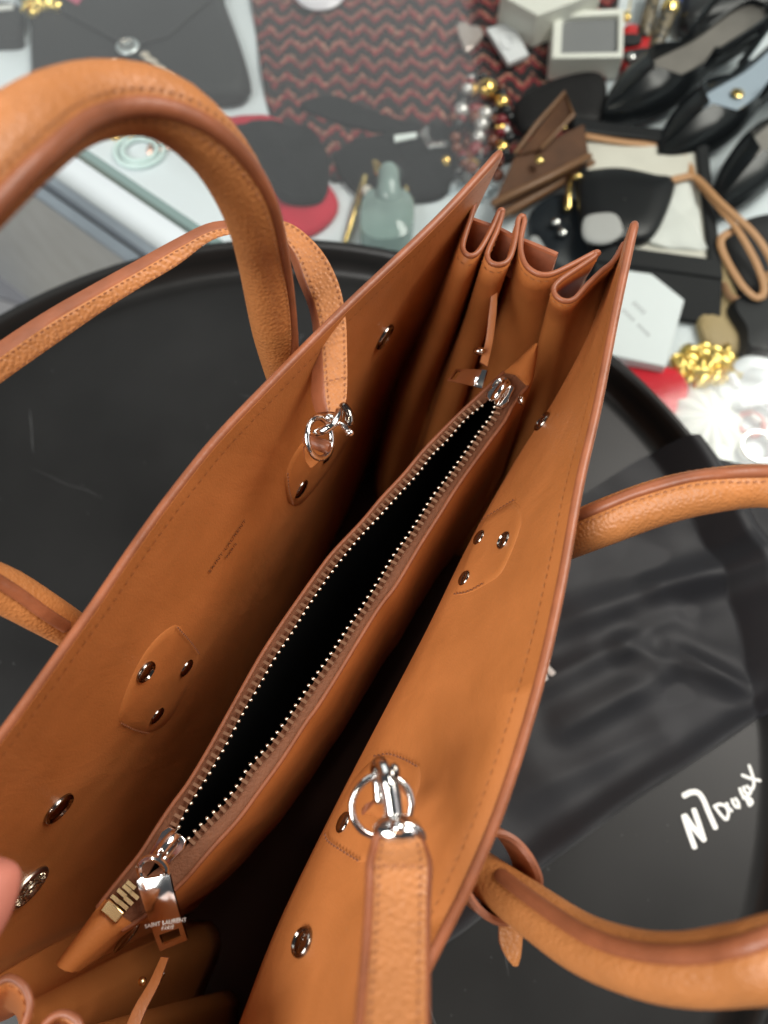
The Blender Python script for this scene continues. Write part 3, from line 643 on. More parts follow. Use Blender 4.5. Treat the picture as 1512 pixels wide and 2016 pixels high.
def strokes(lst, conv, z, r, name, mt, parent):
    mb = MB()
    for L in lst:
        P = crv([U(*conv(x, y), z) for x, y in L], 6 * len(L)) if len(L) > 2 else [U(*conv(*L[0]), z), U(*conv(*L[1]), z)]
        mb.tube(P, r, 8, up=V((0, 0, 1)), flat=.12)
    return mb.build(name, mt, parent)
cv = lambda x, y: (1280 + x / 6.517, 1480 + y / 6.517)
strokes([[(432, 825), (500, 1030), (570, 1225)], [(445, 820), (560, 980), (690, 1130)], [(690, 1130), (630, 940), (562, 745)], [(430, 565), (520, 522), (610, 525), (680, 610), (760, 800), (838, 975)]], cv, .02, .15, 'handwriting', M['white_ink'], tray)
strokes([[(830, 705), (900, 800), (965, 870)], [(820, 705), (890, 675), (965, 700), (1005, 780), (985, 870)], [(982, 660), (1005, 720), (1050, 760)], [(1050, 610), (1070, 670), (1110, 715)], [(1092, 600), (1130, 650), (1140, 720)], [(1150, 470), (1180, 550), (1245, 625), (1272, 685), (1308, 640), (1255, 585), (1190, 590)], [(1200, 450), (1215, 510), (1265, 545), (1290, 500), (1240, 440)], [(1270, 175), (1318, 320), (1330, 420), (1310, 480)], [(1180, 300), (1290, 342), (1412, 370)]], cv, .022, .085, 'handwriting', M['white_ink'], tray)

# ================================================================ DUST BAG
def wob(x, y): return math.sin(x * .9 + 1.3 * math.sin(y * .55)) * .5 + math.sin(x * .43 - y * .71 + 1.7) * .6 + .35 * math.sin(1.7 * x + 1.1 * y)
topc = up_([(1010, 1060), (1130, 985), (1210, 935), (1290, 893), (1400, 893), (1540, 930), (1700, 1010)], .3)
botc = up_([(820, 1880), (900, 1830), (985, 1763), (1065, 1700), (1160, 1630), (1250, 1565), (1340, 1507), (1430, 1447), (1520, 1385), (1640, 1310)], .3)
na, nb = 170, 130; ta, tb = crv(topc, na), crv(botc, na)
FH = .62
folds = [((1085, 1230), (1512, 1085), .75, 1.0), ((1060, 1345), (1330, 1215), .45, .7), ((1300, 1150), (1512, 1120), .6, .8), ((1240, 1275), (1480, 1350), .7, .75), ((1330, 1270), (1470, 1365), .4, .55), ((1120, 1430), (1300, 1330), .5, .8), ((1180, 1010), (1420, 1000), .4, .9), ((1040, 1560), (1300, 1440), .35, .9)]
fw = [(U(*a, .6), U(*b, .6), h, w_) for a, b, h, w_ in folds]
rows = []
for j in range(nb):
    v = j / (nb - 1); row = []
    for i in range(na):
        p = ta[i].lerp(tb[i], v); z = .35 + .16 * wob(p.x * .8, p.y * .8)
        for a, b, h, wd in fw:
            ab = b - a; t = max(0, min(1, (p - a).dot(ab) / ab.length_squared)); d = (p - a - ab * t).xy.length
            z += FH * h * (.75 * math.exp(-(d / wd) ** 2) + .4 * math.exp(-math.sqrt(d * d + .03) / (wd * .5))) * (.6 + .4 * math.sin(math.pi * t)) - .2 * h * math.exp(-((d - wd * 1.9) / wd) ** 2)
        e = min(v / .06, (1 - v) / .05, 1); z += .75 * math.exp(-((1 - v) / .055) ** 2) * 1.0
        row.append(V((p.x, p.y, max(.10, z))))
    rows.append(row)
ed = []
for p, q in zip(rows[-1], tb): ed.append(V((q.x + .12, q.y - .2, .55)))
rows.append(ed); rows.append([V((p.x, p.y, .06)) for p in ed])
for r in rows:
    for p in r:
        rr = (V((p.x, p.y, 0)) - TC).length
        if rr > 28.4: p.z += min(2.15, (rr - 28.4) * 1.2) if rr < 30.7 else 2.15 - min(2.7, (rr - 30.7) * 1.4)
mb = MB(); mb.grid(rows)
dust = mb.build('dust_bag', M['dust']); tag(dust, 'crumpled black cloth dust bag lying on the tray beside the handbag', 'dust bag')
SD = Surf([r[::2] for r in rows[2:-3:4]])
mb = MB(); cv2 = lambda x, y: (1020 + x / 12.6, 1240 + y / 12.6)
for L in ([(690, 730), (655, 800), (640, 860), (740, 980), (850, 1085)], [(470, 920), (560, 1060), (660, 1220)], [(380, 1250), (430, 1340), (480, 1400)]):
    P = []
    for x, y in cr([cv2(*p) for p in L], 12):
        q = SD.hit(x, y)
        if q: P.append(q[0] + V((0, 0, .05)))
    if len(P) > 3: mb.tube(P, .19, 8, up=V((0, 0, 1)), flat=.15)
if mb.v: mb.build('lettering', M['gprint'], dust)

# ================================================================ DISPLAY CASE AND FLOOR
ZG, ZC = -.75, -9.0
def glassmat():
    m = bpy.data.materials.new('clear_glass'); m.use_nodes = True; nt = m.node_tree; nt.nodes.remove(nt.nodes['Principled BSDF'])
    t = nt.nodes.new('ShaderNodeBsdfTransparent'); t.inputs[0].default_value = (.95, .975, .965, 1); g = nt.nodes.new('ShaderNodeBsdfGlossy'); g.inputs['Roughness'].default_value = .08
    fr = nt.nodes.new('ShaderNodeFresnel'); fr.inputs[0].default_value = 1.5; mx = nt.nodes.new('ShaderNodeMixShader')
    nt.links.new(fr.outputs[0], mx.inputs[0]); nt.links.new(t.outputs[0], mx.inputs[1]); nt.links.new(g.outputs[0], mx.inputs[2]); nt.links.new(mx.outputs[0], nt.nodes['Material Output'].inputs[0]); return m
M['glass'] = glassmat()
M['case_white'] = mat('white_case_base', (0.66, 0.72, 0.75), 0.6, var=.03, vscale=8)
M['frame'] = mat('grey_case_frame', (0.42, 0.47, 0.52), 0.3, .8, var=.08, vscale=30)
M['green_edge'] = mat('green_glass_edge', (0.11, 0.17, 0.16), 0.15)
e0, e1 = U(130, 268, ZG), U(462, 492, ZG); ed = (e1 - e0).normalized(); eo = V((ed.y, -ed.x, 0)); eo = eo if eo.x < 0 else -eo
far_, near_ = e0 - ed * 60, e1 + ed * 70
inn = -eo
case = thing('display_case', 'glass topped display case with a pale blue white base', 'display case', (20, 40, ZC - 1))
mb = MB(); c = [far_, near_, near_ + inn * 130, far_ + inn * 130]; mb.prism([V((p.x, p.y, ZC)) for p in c], V((0, 0, -1.2))); mb.build('case_base', M['case_white'], case, smooth=False)
mb = MB(); mb.add([V((p.x, p.y, ZG)) for p in c], [(0, 1, 2, 3)]); g_ = mb.build('glass_top', M['glass'], case, smooth=False, recalc=False)
if g_.data.polygons[0].normal.z < 0: g_.data.flip_normals()
mb = MB(); mb.box((far_ + near_) / 2 + eo * .3 + V((0, 0, -.4)), ed * 90, eo * .35, Z * .42); mb.build('glass_edge', M['green_edge'], case, smooth=False)
mb = MB(); m0 = (far_ + near_) / 2; mb.box(V((m0.x, m0.y, ZC + .6)) + eo * .9, ed * 90, eo * .5, Z * .8); mb.box(V((m0.x, m0.y, ZC + .1)) + eo * 2.2, ed * 90, eo * .6, Z * .6); mb.build('case_frame', M['frame'], case, bevel=.15)
mb = MB(); mb.box(V((m0.x, m0.y, ZC - 20)) + eo * .6, ed * 90, eo * .3, Z * 18.6); mb.build('case_front', M['frame'], case, smooth=False)
# floor far below on the left, boards laid side by side
ZF = -70
fl = MB(); fl.prism([V((-400, -300, ZF - 1)), V((400, -300, ZF - 1)), V((400, 500, ZF - 1)), V((-400, 500, ZF - 1))], V((0, 0, -3))); M['sub'] = mat('floor_base', (.10, .10, .105), .7)
floor = fl.build('floor', M['sub'], smooth=False, kind='structure')
pa, pb = U(0, 392, ZF), U(220, 452, ZF); pd = (pb - pa); pd.z = 0; pd.normalize(); pn = V((-pd.y, pd.x, 0)); pn = pn if pn.y > 0 else -pn
cols_ = [mat('grey_board', (.20, .205, .225), .5, var=.25, vscale=5, stretch=(1, 1, 1)), mat('dark_board', (.13, .135, .15), .5, var=.25, vscale=5), mat('cream_board', (.62, .55, .44), .55, var=.15, vscale=5), mat('pale_board', (.30, .30, .31), .5, var=.25, vscale=5)]
base_pt = U(60, 470, ZF); base_pt.z = ZF
meshes = {}
for k in range(-11, 12):
    ci = 2 if k in (-5, -6, -7, -8, -9) else (1 if k % 3 == 0 else (3 if k % 4 == 1 else 0))
    if k < -2 and ci != 2: ci = 3
    mb = MB(); mb.box(base_pt + pn * (k * 5.6) + V((0, 0, -.5)), pd * 90, pn * 2.65, Z * .5); mb.build('plank', cols_[ci], floor, bevel=.15)

# ================================================================ THINGS IN THE CASE
def col(name, c, rough=.5, **k): return mat(name, c, rough, **k)
def puff(mb, px, z0, h, n=40, m=0, noise=.0, flat=.75, smooth=True, zt=None):
    P = crv([U(x, y, z0 + h * .5) for x, y in px], n, True) if smooth else [U(x, y, z0 + h * .5) for x, y in px]
    c = sum(P, V((0, 0, 0))) / len(P); rows = []
    for f, g in ((.96, 0), (1.0, .25), (1.0, .55), (.95, .85), (flat, 1.0), (flat * .6, 1.04), (flat * .25, 1.05), (.01, 1.05)):
        row = []
        for p in P:
            q = c + (p - c) * f; zz = z0 + h * g
            if noise and g > .5: zz += noise * wob(q.x * 1.7, q.y * 1.7)
            row.append(V((q.x, q.y, zz)))
        rows.append(row)
    mb.grid(rows, m, wrap=True)
def plate(mb, px, z0, h, m=0): mb.prism([U(x, y, z0 + h) for x, y in px], V((0, 0, -h)), m)
zi = ZC + .02
# flap bag
blackl = col('charcoal_leather', (.020, .020, .021), .6, spec=.25, var=.15, vscale=20, bump=.2, bscale=500)
b1 = thing('flap_bag', 'charcoal flap bag with a round silver clasp under the glass', 'handbag', U(260, 60, zi))
mb = MB(); puff(mb, [(60, -60), (62, 60), (66, 170), (85, 190), (200, 200), (420, 199), (478, 192), (494, 172), (478, 105), (440, 0), (420, -60)], zi, 2.2, 60, flat=.9); mb.build('bag_body', blackl, b1)
mb = MB(); mb.prism([U(x, y, zi + 2.75) for x, y in [(66, -60), (120, 20), (250, 92), (330, 70), (420, -10), (405, -60)]], V((0, 0, -.4))); mb.build('flap', blackl, b1, bevel=.15)
c = U(251, 91, zi + 3.0); mb = MB(); mb.ball(c, X * 1.12, Y * 1.12, Z * .25, 28, 10); cl = mb.build('clasp', mat('satin_clasp', (.7, .76, .76), .35, .7), b1)
mb = MB()
for sg in (-1, 1): mb.tube([c + V((sg * .2 + sg * .42 * math.cos(a) * -1, .45 * math.sin(a), .28)) for a in [(.25 + 1.5 * k / 19 - .0) * math.pi + (0) - math.pi * .0 for k in range(20)]], .10, 6)
mb.build('emblem', M['gunmetal'], cl)
mb = MB()
for k in range(9): mb.ball(U(285 + k * 8, 108 + k * 7 + 3 * (k % 2), zi + 2.8), X * .5, Y * .38, Z * .25, 8, 6)
tag(mb.build('bead_charm', col('pearly_beads', (.62, .55, .45), .3)), 'pale beaded charm lying on the charcoal flap bag', 'charm')
mb = MB(); mb.ball(U(224, 126, zi + 2.8), X * .25, Y * .7, Z * .2, 8, 6); tag(mb.build('pin', col('pearl_pin', (.75, .68, .58), .3)), 'tiny pale pin tip peeking above the tan handle arch', 'pin')
# top left corner
gold = mat('crumpled_gold', (.92, .68, .20), .28, 1.0, bump=.6, bscale=90); gold2 = mat('bright_gold', (.90, .66, .24), .2, 1.0)
def cluster(name, label, cat, spots, r, zz, mt, leafy=False):
    root = thing(name, label, cat, U(spots[0][0], spots[0][1], zi))
    for x, y in spots:
        mb = MB(); a = random.uniform(0, 6.28); u = V((math.cos(a), math.sin(a), random.uniform(-.3, .3))); v = u.orthogonal().normalized(); mb.ball(U(x + random.uniform(-3, 3), y + random.uniform(-2, 2), zz + random.uniform(0, .5)), u * r * random.uniform(.8, 1.3), v * r * random.uniform(.6, .9), u.cross(v).normalized() * r * (.35 if leafy else .8), 10, 7); mb.build('leaf' if leafy else 'bead', mt, root)
    return root
cluster('gold_brooch', 'crumpled gold brooch at the corner of the charcoal flap bag', 'brooch', [(50, 12), (62, 20), (75, 8), (88, 16), (100, 6), (112, 14), (72, 22), (58, 2)], .8, zi + 2.2, gold, True)
mb = MB(); puff(mb, [(-40, 15), (40, 18), (44, 60), (42, 84), (0, 88), (-40, 85)], zi, 1.4); tag(mb.build('pouch', blackl), 'small dark pouch left of the charcoal flap bag', 'pouch')
mb = MB(); plate(mb, [(-20, 10), (26, 8), (26, 18), (-20, 22)], zi + 1.5, .1); tag(mb.build('label', M['white_ink']), 'narrow white label on the small dark pouch', 'label')
mb = MB(); plate(mb, [(140, -40), (165, -10), (152, 8), (120, -10)], zi + 2.9, .15); tag(mb.build('ribbon', col('pink_ribbon', (.6, .12, .2), .5)), 'scrap of pink ribbon by the gold brooch', 'ribbon')
# zigzag knit
def knitmat():
    m = mat('zigzag_knit', (.03, .03, .032), .85); nt = m.node_tree; b = nt.nodes['Principled BSDF']; ln = nt.links.new; N = nt.nodes.new
    tc = N('ShaderNodeTexCoord'); sp = N('ShaderNodeSeparateXYZ'); ln(tc.outputs['Object'], sp.inputs[0])
    def mth(op, a, b_=None):
        n = N('ShaderNodeMath'); n.operation = op
        for i, x in enumerate((a, b_)):
            if x is None: continue
            if isinstance(x, (int, float)): n.inputs[i].default_value = x
            else: ln(x, n.inputs[i])
        return n.outputs[0]
    nz = N('ShaderNodeTexNoise'); nz.inputs['Scale'].default_value = 45; ln(tc.outputs['Object'], nz.inputs[0])
    ns = N('ShaderNodeTexNoise'); ns.inputs['Scale'].default_value = 330; ln(tc.outputs['Object'], ns.inputs[0])
    tri = mth('PINGPONG', mth('ADD', sp.outputs[0], mth('MULTIPLY', nz.outputs[0], .009)), .0120)
    yy = mth('ADD', sp.outputs[1], mth('MULTIPLY', tri, 1.25)); yy = mth('ADD', yy, mth('MULTIPLY', nz.outputs[0], .006)); yy = mth('ADD', yy, mth('MULTIPLY', ns.outputs[0], .018))
    fr = mth('FRACT', mth('MULTIPLY', yy, 43.0))
    cr_ = N('ShaderNodeValToRGB'); cr_.color_ramp.interpolation = 'LINEAR'; E = cr_.color_ramp.elements; E[0].position = 0; E[0].color = (.008, .009, .009, 1); E[1].position = .40; E[1].color = (.010, .011, .011, 1)
    for p, c_ in ((.52, (.22, .012, .018, 1)), (.74, (.27, .018, .024, 1)), (.83, (.48, .34, .22, 1)), (.88, (.26, .03, .035, 1)), (.98, (.01, .01, .01, 1))):
        e = E.new(p); e.color = c_
    ln(fr, cr_.inputs[0])
    # irregular yarn: single knots fall to black
    nk = N('ShaderNodeTexNoise'); nk.inputs['Scale'].default_value = 300; ln(tc.outputs['Object'], nk.inputs[0])
    mp = N('ShaderNodeMapRange'); mp.inputs[1].default_value = .42; mp.inputs[2].default_value = .56; mp.inputs[3].default_value = .25; mp.inputs[4].default_value = 1.15; ln(nk.outputs[0], mp.inputs[0])
    hv = N('ShaderNodeHueSaturation'); ln(cr_.outputs[0], hv.inputs['Color']); ln(mp.outputs[0], hv.inputs['Value']); ln(hv.outputs[0], b.inputs['Base Color'])
    bp = N('ShaderNodeBump'); bp.inputs['Strength'].default_value = .8; bp.inputs['Distance'].default_value = .002; ln(ns.outputs[0], bp.inputs['Height']); ln(bp.outputs[0], b.inputs['Normal']); return m
kn = knitmat()
lft = up_([(486, -80), (497, 20), (510, 110), (524, 200), (545, 250), (600, 300), (655, 355)], zi + .4); rgt = up_([(1230, -80), (1215, 20), (1200, 110), (1188, 190), (1180, 240), (1080, 290), (960, 330)], zi + .4)
la, ra = crv(lft, 40), crv(rgt, 40); rows = [[a.lerp(b, k / 59) + V((0, 0, .25 * wob(a.lerp(b, k / 59).x * .7, a.lerp(b, k / 59).y * .7))) for k in range(60)] for a, b in zip(la, ra)]
mb = MB(); mb.grid(rows); kt = mb.build('knit_top', kn); so = kt.modifiers.new('t', 'SOLIDIFY'); so.thickness = .3 * S; tag(kt, 'black knit top with red zigzag stripes spread under the glass', 'knitwear')
blackf = col('black_cloth', (.008, .008, .009), .9, spec=.15, var=.3, vscale=15, bump=.4, bscale=300)
mb = MB(); puff(mb, [(660, 300), (760, 262), (870, 250), (900, 300), (880, 380), (800, 395), (700, 380)], zi, 1.0, noise=.15); tag(mb.build('scarf', blackf), 'folded black scarf below the zigzag knit top', 'scarf')
mb = MB(); puff(mb, [(590, 205), (660, 190), (760, 230), (850, 250), (840, 268), (700, 250), (620, 225)], zi + .5, .5, noise=.1); tag(mb.build('belt', blackf), 'black fabric sash crossing the zigzag knit top', 'sash')
redc = col('crimson_velvet', (.50, .012, .036), .7, spec=.2, var=.12, vscale=30)
mb = MB(); puff(mb, [(430, 240), (500, 228), (560, 245), (620, 330), (664, 390), (655, 430), (610, 462), (560, 465), (540, 400), (480, 300)], zi, 1.2, 50, noise=.1); tag(mb.build('velvet_pouch', redc), 'crimson velvet pouch under the black furry pouch', 'pouch')
fur = col('black_fur', (.010, .010, .011), .95, spec=.1, var=.5, vscale=60, bump=1.0, bscale=220)
mb = MB(); puff(mb, [(462, 255), (530, 242), (590, 250), (640, 290), (648, 350), (630, 392), (560, 393), (520, 350), (480, 300)], zi + 1.2, 1.4, 50, noise=.3); tag(mb.build('fur_pouch', fur), 'black furry pouch on the crimson velvet pouch', 'pouch')
# earrings beyond the handle
cluster('gold_earring', 'gold leaf earring seen through the tan handle arch', 'earring', [(218, 262), (230, 268), (242, 262), (252, 270), (262, 262), (236, 276)], .45, zi, gold2, True)
cluster('rose_earring', 'rosy gold earring right of the gold leaf earring inside the handle arch', 'earring', [(295, 290), (308, 282), (318, 296), (330, 288), (322, 276), (302, 300)], .5, zi, mat('rose_gold', (.8, .52, .42), .3, 1.0), True)
mb = MB()
for r_ in (1.6, 2.3): mb.tube([U(275, 295, zi + .3) + V((r_ * math.cos(a), r_ * .9 * math.sin(a), 0)) for a in [2 * math.pi * j / 30 for j in range(30)]], .25, 8, closed=True)
tag(mb.build('glass_dish', col('pale_green_glass', (.62, .78, .75), .15)), 'small pale green glass dish inside the handle arch', 'dish')
# enamel plate
mb = MB(); pt = U(630, -14, zi + 1); mb.ball(pt, X * 2.6, Y * 2.6, Z * .5, 32, 10); pl = mb.build('enamel_dish', col('white_enamel', (.80, .78, .84), .2)); tag(pl, 'round white enamel dish with a red rim mark on the zigzag knit', 'dish')
mb = MB(); mb.tube(crv([pt + V((.0, -.2, .52)), pt + V((.8, -.2, .5)), pt + V((1.6, .3, .45))], 10), .3, 8, up=Z, flat=.2); mb.build('enamel_mark', col('red_enamel', (.6, .03, .06), .3), pl)
mb = MB(); mb.tube(crv([pt + V((-.1, .6, .52)), pt + V((.1, .0, .54)), pt + V((.5, -.1, .52))], 10), .16, 8, up=Z, flat=.3); mb.build('enamel_mark', gold2, pl)
# heart, tag
mb = MB(); puff(mb, [(900, 48), (915, 44), (927, 54), (940, 52), (952, 64), (946, 80), (918, 104), (908, 84), (901, 66)], zi + .8, .5, 36); tag(mb.build('heart_brooch', mat('crystal_brooch', (.50, .42, .38), .25, .5, bump=1, bscale=250)), 'heart shaped crystal brooch on the zigzag knit', 'brooch')
mb = MB(); plate(mb, [(958, 56), (1008, 41), (1041, 107), (1001, 124)], zi + 1.0, .5); mb.tube([U(998, 84, zi + 1.55) + V((.6 * math.cos(a), .9 * math.sin(a), 0)) for a in [2 * math.pi * j / 24 for j in range(24)]], .09, 6, closed=True); tag(mb.build('earring_card', col('white_card', (.78, .80, .82), .45), bevel=.1), 'white earring card between the heart brooch and the cream boxes', 'card')
# cream boxes
cream = col('cream_board', (.82, .83, .76), .5, var=.03, vscale=20)
mb = MB(); mb.prism([U(x, y, zi + 4) for x, y in [(985, -10), (1058, 30), (1186, -18), (1120, -70)]], V((0, 0, -3.4))); tag(mb.build('lidded_box', cream, bevel=.12), 'closed cream box standing corner first behind the open ring box', 'box')
rb = thing('ring_box', 'open cream box with a grey padded inside', 'box', U(1155, 120, zi))
q = [U(1091, 22, zi + 2.6), U(1229, 16, zi + 2.6), U(1227, 112, zi + 2.6), U(1086, 114, zi + 2.6)]
mb = MB(); mb.cells(q, [0, .13, .93, 1], [0, .12, .9, 1], {(1, 1)}, V((0, 0, -2.4))); mb.build('box_wall', cream, rb, bevel=.1)
mb = MB(); mb.prism([p.lerp(sum(q, V()) / 4, .06) - V((0, 0, .5)) for p in q], V((0, 0, -1.8))); mb.build('box_pad', col('grey_pad', (.20, .205, .21), .7), rb)
# charm, pens, red thing
mb = MB(); mb.ball(U(1234, 33, zi + 2), X * .42, Y * .7, Z * .42, 14, 9); mb.tube([U(1238, 18, zi + 2), U(1246, -30, zi + 2)], .09, 6); tag(mb.build('gold_charm', gold2), 'gold drop charm on a fine chain right of the ring box', 'charm')
pat = mat('mottled_barrel', (.10, .085, .06), .4, bump=.0); nt = pat.node_tree; vz = nt.nodes.new('ShaderNodeTexVoronoi'); vz.inputs['Scale'].default_value = 150; rp = nt.nodes.new('ShaderNodeValToRGB'); rp.color_ramp.elements[0].color = (.008, .007, .006, 1); rp.color_ramp.elements[1].color = (.20, .16, .10, 1); rp.color_ramp.elements[0].position = .35; rp.color_ramp.elements[1].position = .6
nt.links.new(nt.nodes['Texture Coordinate'].outputs['Object'], vz.inputs[0]); nt.links.new(vz.outputs[0], rp.inputs[0]); nt.links.new(rp.outputs[0], nt.nodes['Principled BSDF'].inputs['Base Color'])
blue = col('blue_cap', (.02, .07, .35), .25)
for k, (a, b, lb) in enumerate((((1268, 70), (1296, -40), 'mottled dark pen nearest the ring box'), ((1290, 95), (1316, 24), 'mottled dark pen with a gold band and blue cap'))):
    p, q_ = U(*a, zi + 1.5), U(*b, zi + 2.2); d = (q_ - p); pe = thing('pen', lb, 'pen', p, 'pens by the shoes')
    mb = MB(); mb.tube([p, p + d * .5, p + d], .75, 14); mb.build('barrel', pat, pe)
    if k: 
        mb = MB(); mb.tube([p + d, p + d * 1.22], .9, 16); mb.build('band', gold2, pe); mb = MB(); mb.tube([p + d * 1.3, p + d * 1.7], .85, 16); mb.build('cap', blue, pe)
redg = col('red_gloss', (.55, .01, .012), .3)
rd = thing('red_purse', 'glossy red and black purse between the ring box and the shoes', 'purse', U(1260, 110, zi))
mb = MB(); puff(mb, [(1226, 60), (1280, 70), (1312, 112), (1300, 128), (1250, 143), (1226, 142)], zi, 1.6); mb.build('purse_body', redg, rd)
for px in ([(1228, 70), (1262, 72), (1258, 88), (1228, 88)], [(1232, 102), (1290, 96), (1296, 106), (1250, 120), (1232, 118)]):
    mb = MB(); puff(mb, px, zi + 1.6, .5); mb.build('purse_band', blackl, rd)
mb = MB(); mb.ball(U(1244, 112, zi + 2.4), X * .4, Y * .5, Z * .3, 12, 8); mb.build('purse_stud', M['silver'], rd)
# bead necklace
nk = thing('bead_necklace', 'heap of black, crystal, red and gold bead necklaces on the knit', 'necklace', U(945, 240, zi))
bm_ = [mat('crystal_bead', (.62, .60, .58), .08, .5), col('jet_bead', (.006, .006, .007), .12), mat('gold_bead', (.95, .62, .18), .18, 1.0), col('amber_bead', (.16, .035, .01), .15), col('ruby_bead', (.20, .006, .012), .15)]
def shared_bead():
    mb = MB(); mb.ball(V((0, 0, 0)), X, Y, Z, 12, 8); me = mb.build('bead', bm_[0], nk); return me
pb_ = shared_bead(); bead_me = [pb_.data] + [pb_.data.copy() for _ in range(4)]
for i in range(1, 5): bead_me[i].materials.clear(); bead_me[i].materials.append(bm_[i])
firstb = True
def bead(x, y, r, k):
    global firstb
    o = pb_ if firstb else pb_.copy()
    if not firstb: sc.collection.objects.link(o)
    firstb = False; o.data = bead_me[k]; o.parent = nk; o.matrix_parent_inverse = Matrix.Translation(-nk.location); p = U(x, y, zi + 1.0 + random.uniform(.2, 1.2)); o.location = p * S; o.scale = (r, r, r * .9)
for k in range(46):
    a = 2 * math.pi * k / 46 + random.uniform(-.06, .06); x = 948 + 52 * math.cos(a) + random.uniform(-6, 6); y = 245 + 92 * math.sin(a) + random.uniform(-5, 5)
    bead(x, y, random.uniform(.38, .6), random.choice([1, 1, 1, 3, 4, 1, 0, 3]))
for k in range(34): bead(random.uniform(908, 988), random.uniform(185, 330), random.uniform(.4, .65), random.choice([1, 1, 3, 3, 4, 4]))
for x, y, r, k in ((932, 180, .8, 2), (958, 177, 1.05, 2), (988, 203, .8, 2), (984, 252, .75, 2), (988, 292, .75, 2), (930, 328, .75, 2), (878, 317, .5, 2), (908, 218, .75, 0), (955, 225, .75, 0), (948, 246, .7, 0), (942, 270, .65, 0), (936, 300, .7, 0), (972, 320, .6, 2), (980, 345, .6, 3), (948, 345, .6, 0), (900, 340, .6, 1)): bead(x, y, r, k)
mb = MB()
for x, y in ((832, 262), (838, 268), (842, 277), (846, 286), (850, 262 + 24), (857, 285), (866, 284), (875, 284), (838, 256)):
    c = U(x, y, zi + 1.3); mb.tube([c + V((.3 * math.cos(a), .3 * math.sin(a), 0)) for a in [2 * math.pi * j / 14 for j in range(14)]], .09, 6, closed=True)
tag(mb.build('silver_chain', M['silver']), 'short silver link chain left of the bead necklaces', 'chain')
mb = MB(); plate(mb, [(776, 266), (820, 260), (821, 270), (777, 279)], zi + 1.4, .15); tag(mb.build('price_tag', col('white_tag', (.75, .82, .80), .4)), 'small white price tag beside the silver chain', 'tag')
# scattered crystals below the necklace
cluster('crystal_brooch', 'cluster of clear crystals under the bead necklaces', 'brooch', [(893, 372), (905, 360), (918, 372), (930, 385), (944, 368), (955, 380), (940, 392), (968, 372)], .6, zi, mat('clear_crystal', (.62, .70, .74), .1, .4), False)
# wallet
brown = col('brown_coated_canvas', (.105, .045, .020), .6, var=.25, vscale=40, spec=.2); brown2 = col('brown_leather_trim', (.20, .095, .04), .4)
wl = thing('wallet', 'brown coated canvas wallet with its flap open and gold snaps', 'wallet', U(1070, 330, zi))
t4 = [U(1012, 308, zi + 4.2), U(1150, 242, zi + 4.2), U(1160, 306, zi + 3.4), U(972, 398, zi + 3.4)]
mb = MB(); mb.cells(t4, [0, .03, .97, 1], [0, .5, 1], set(), V((.1, -.3, -1.0))); mb.build('wallet_front', brown, wl, bevel=.12)
mb = MB(); mb.tube([U(1160, 308, zi + 3.4), U(1075, 352, zi + 3.4), U(972, 400, zi + 3.4)], .33, 8); mb.build('wallet_edge', brown2, wl)
mb = MB(); mb.tube([U(1165, 322, zi + 2.0), U(1075, 375, zi + 2.0), U(985, 425, zi + 2.0)], .4, 8); mb.tube([U(1150, 335, zi + 1.0), U(1075, 380, zi + 1), U(1010, 420, zi + 1)], .3, 8); mb.build('wallet_edge', brown2, wl)
mb = MB(); mb.cells([U(1018, 305, zi + 4.4), U(1068, 292, zi + 4.4), U(1126, 228, zi + 5.2), U(1112, 184, zi + 5.4)], [0, .5, 1], [0, .5, 1], set(), V((0, 0, -.35))); mb.build('flap', brown, wl, bevel=.1)
mb = MB(); mb.tube([U(1015, 300, zi + 4.6), U(1060, 240, zi + 5), U(1112, 182, zi + 5.5), U(1128, 226, zi + 5.3), U(1066, 292, zi + 4.6)], .22, 8); mb.build('wallet_edge', brown2, wl)
for x, y, r in ((1062, 315, .42), (1110, 250, .28), (1079, 258, .3)):
    mb = MB(); mb.ball(U(x, y, zi + 4.6), X * r, Y * r, Z * r * .6, 14, 8); mb.build('snap', gold2, wl)
# perfume bottle and gold hair pins
pf = thing('perfume_bottle', 'round pale green glass perfume bottle with a dark stopper', 'perfume bottle', U(760, 440, zi))
gg = col('bottle_glass', (.36, .48, .45), .1, trans=.35, var=.15, vscale=40)
mb = MB(); puff(mb, [(716, 400), (740, 385), (790, 385), (815, 410), (812, 460), (790, 485), (735, 488), (708, 460)], zi, 3.0, 40, flat=.6); mb.build('bottle_body', gg, pf)
mb = MB(); p = U(765, 392, zi + 2.5); mb.tube([p, p + V((0, 1.2, .5)), p + V((0, 2.3, .8))], [1.3, 1.0, .95], 16); mb.build('bottle_neck', gg, pf)
mb = MB(); mb.ball(U(768, 340, zi + 2.6), X * 1.2, Y * .9, Z * .8, 16, 10); mb.build('stopper', col('smoked_glass', (.05, .06, .06), .2), pf)
mb = MB(); mb.ball(U(724, 376, zi + 1.4), X * .55, Y * .55, Z * .5, 14, 9); tag(mb.build('pearl', col('pearl', (.75, .70, .62), .2)), 'pearl resting left of the perfume bottle neck', 'pearl')
mb = MB(); mb.tube([U(718, 350, zi + .8), U(700, 410, zi + .8), U(680, 475, zi + .6)], [.42, .34, .2], 8); tag(mb.build('hair_pin', gold2), 'slim gold hair pin left of the perfume bottle', 'hair pin')
mb = MB(); mb.tube([U(738, 322, zi + 2.8), U(748, 340, zi + 2.8)], .42, 8); tag(mb.build('hair_clip', gold2), 'short gold hair clip above the perfume bottle', 'hair clip')
mb = MB(); mb.tube([U(800, 370, zi + 1), U(802, 430, zi + 1), U(798, 490, zi + .6)], [.3, .26, .2], 8); tag(mb.build('hair_pin', gold2), 'gold hair pin along the right side of the perfume bottle', 'hair pin')
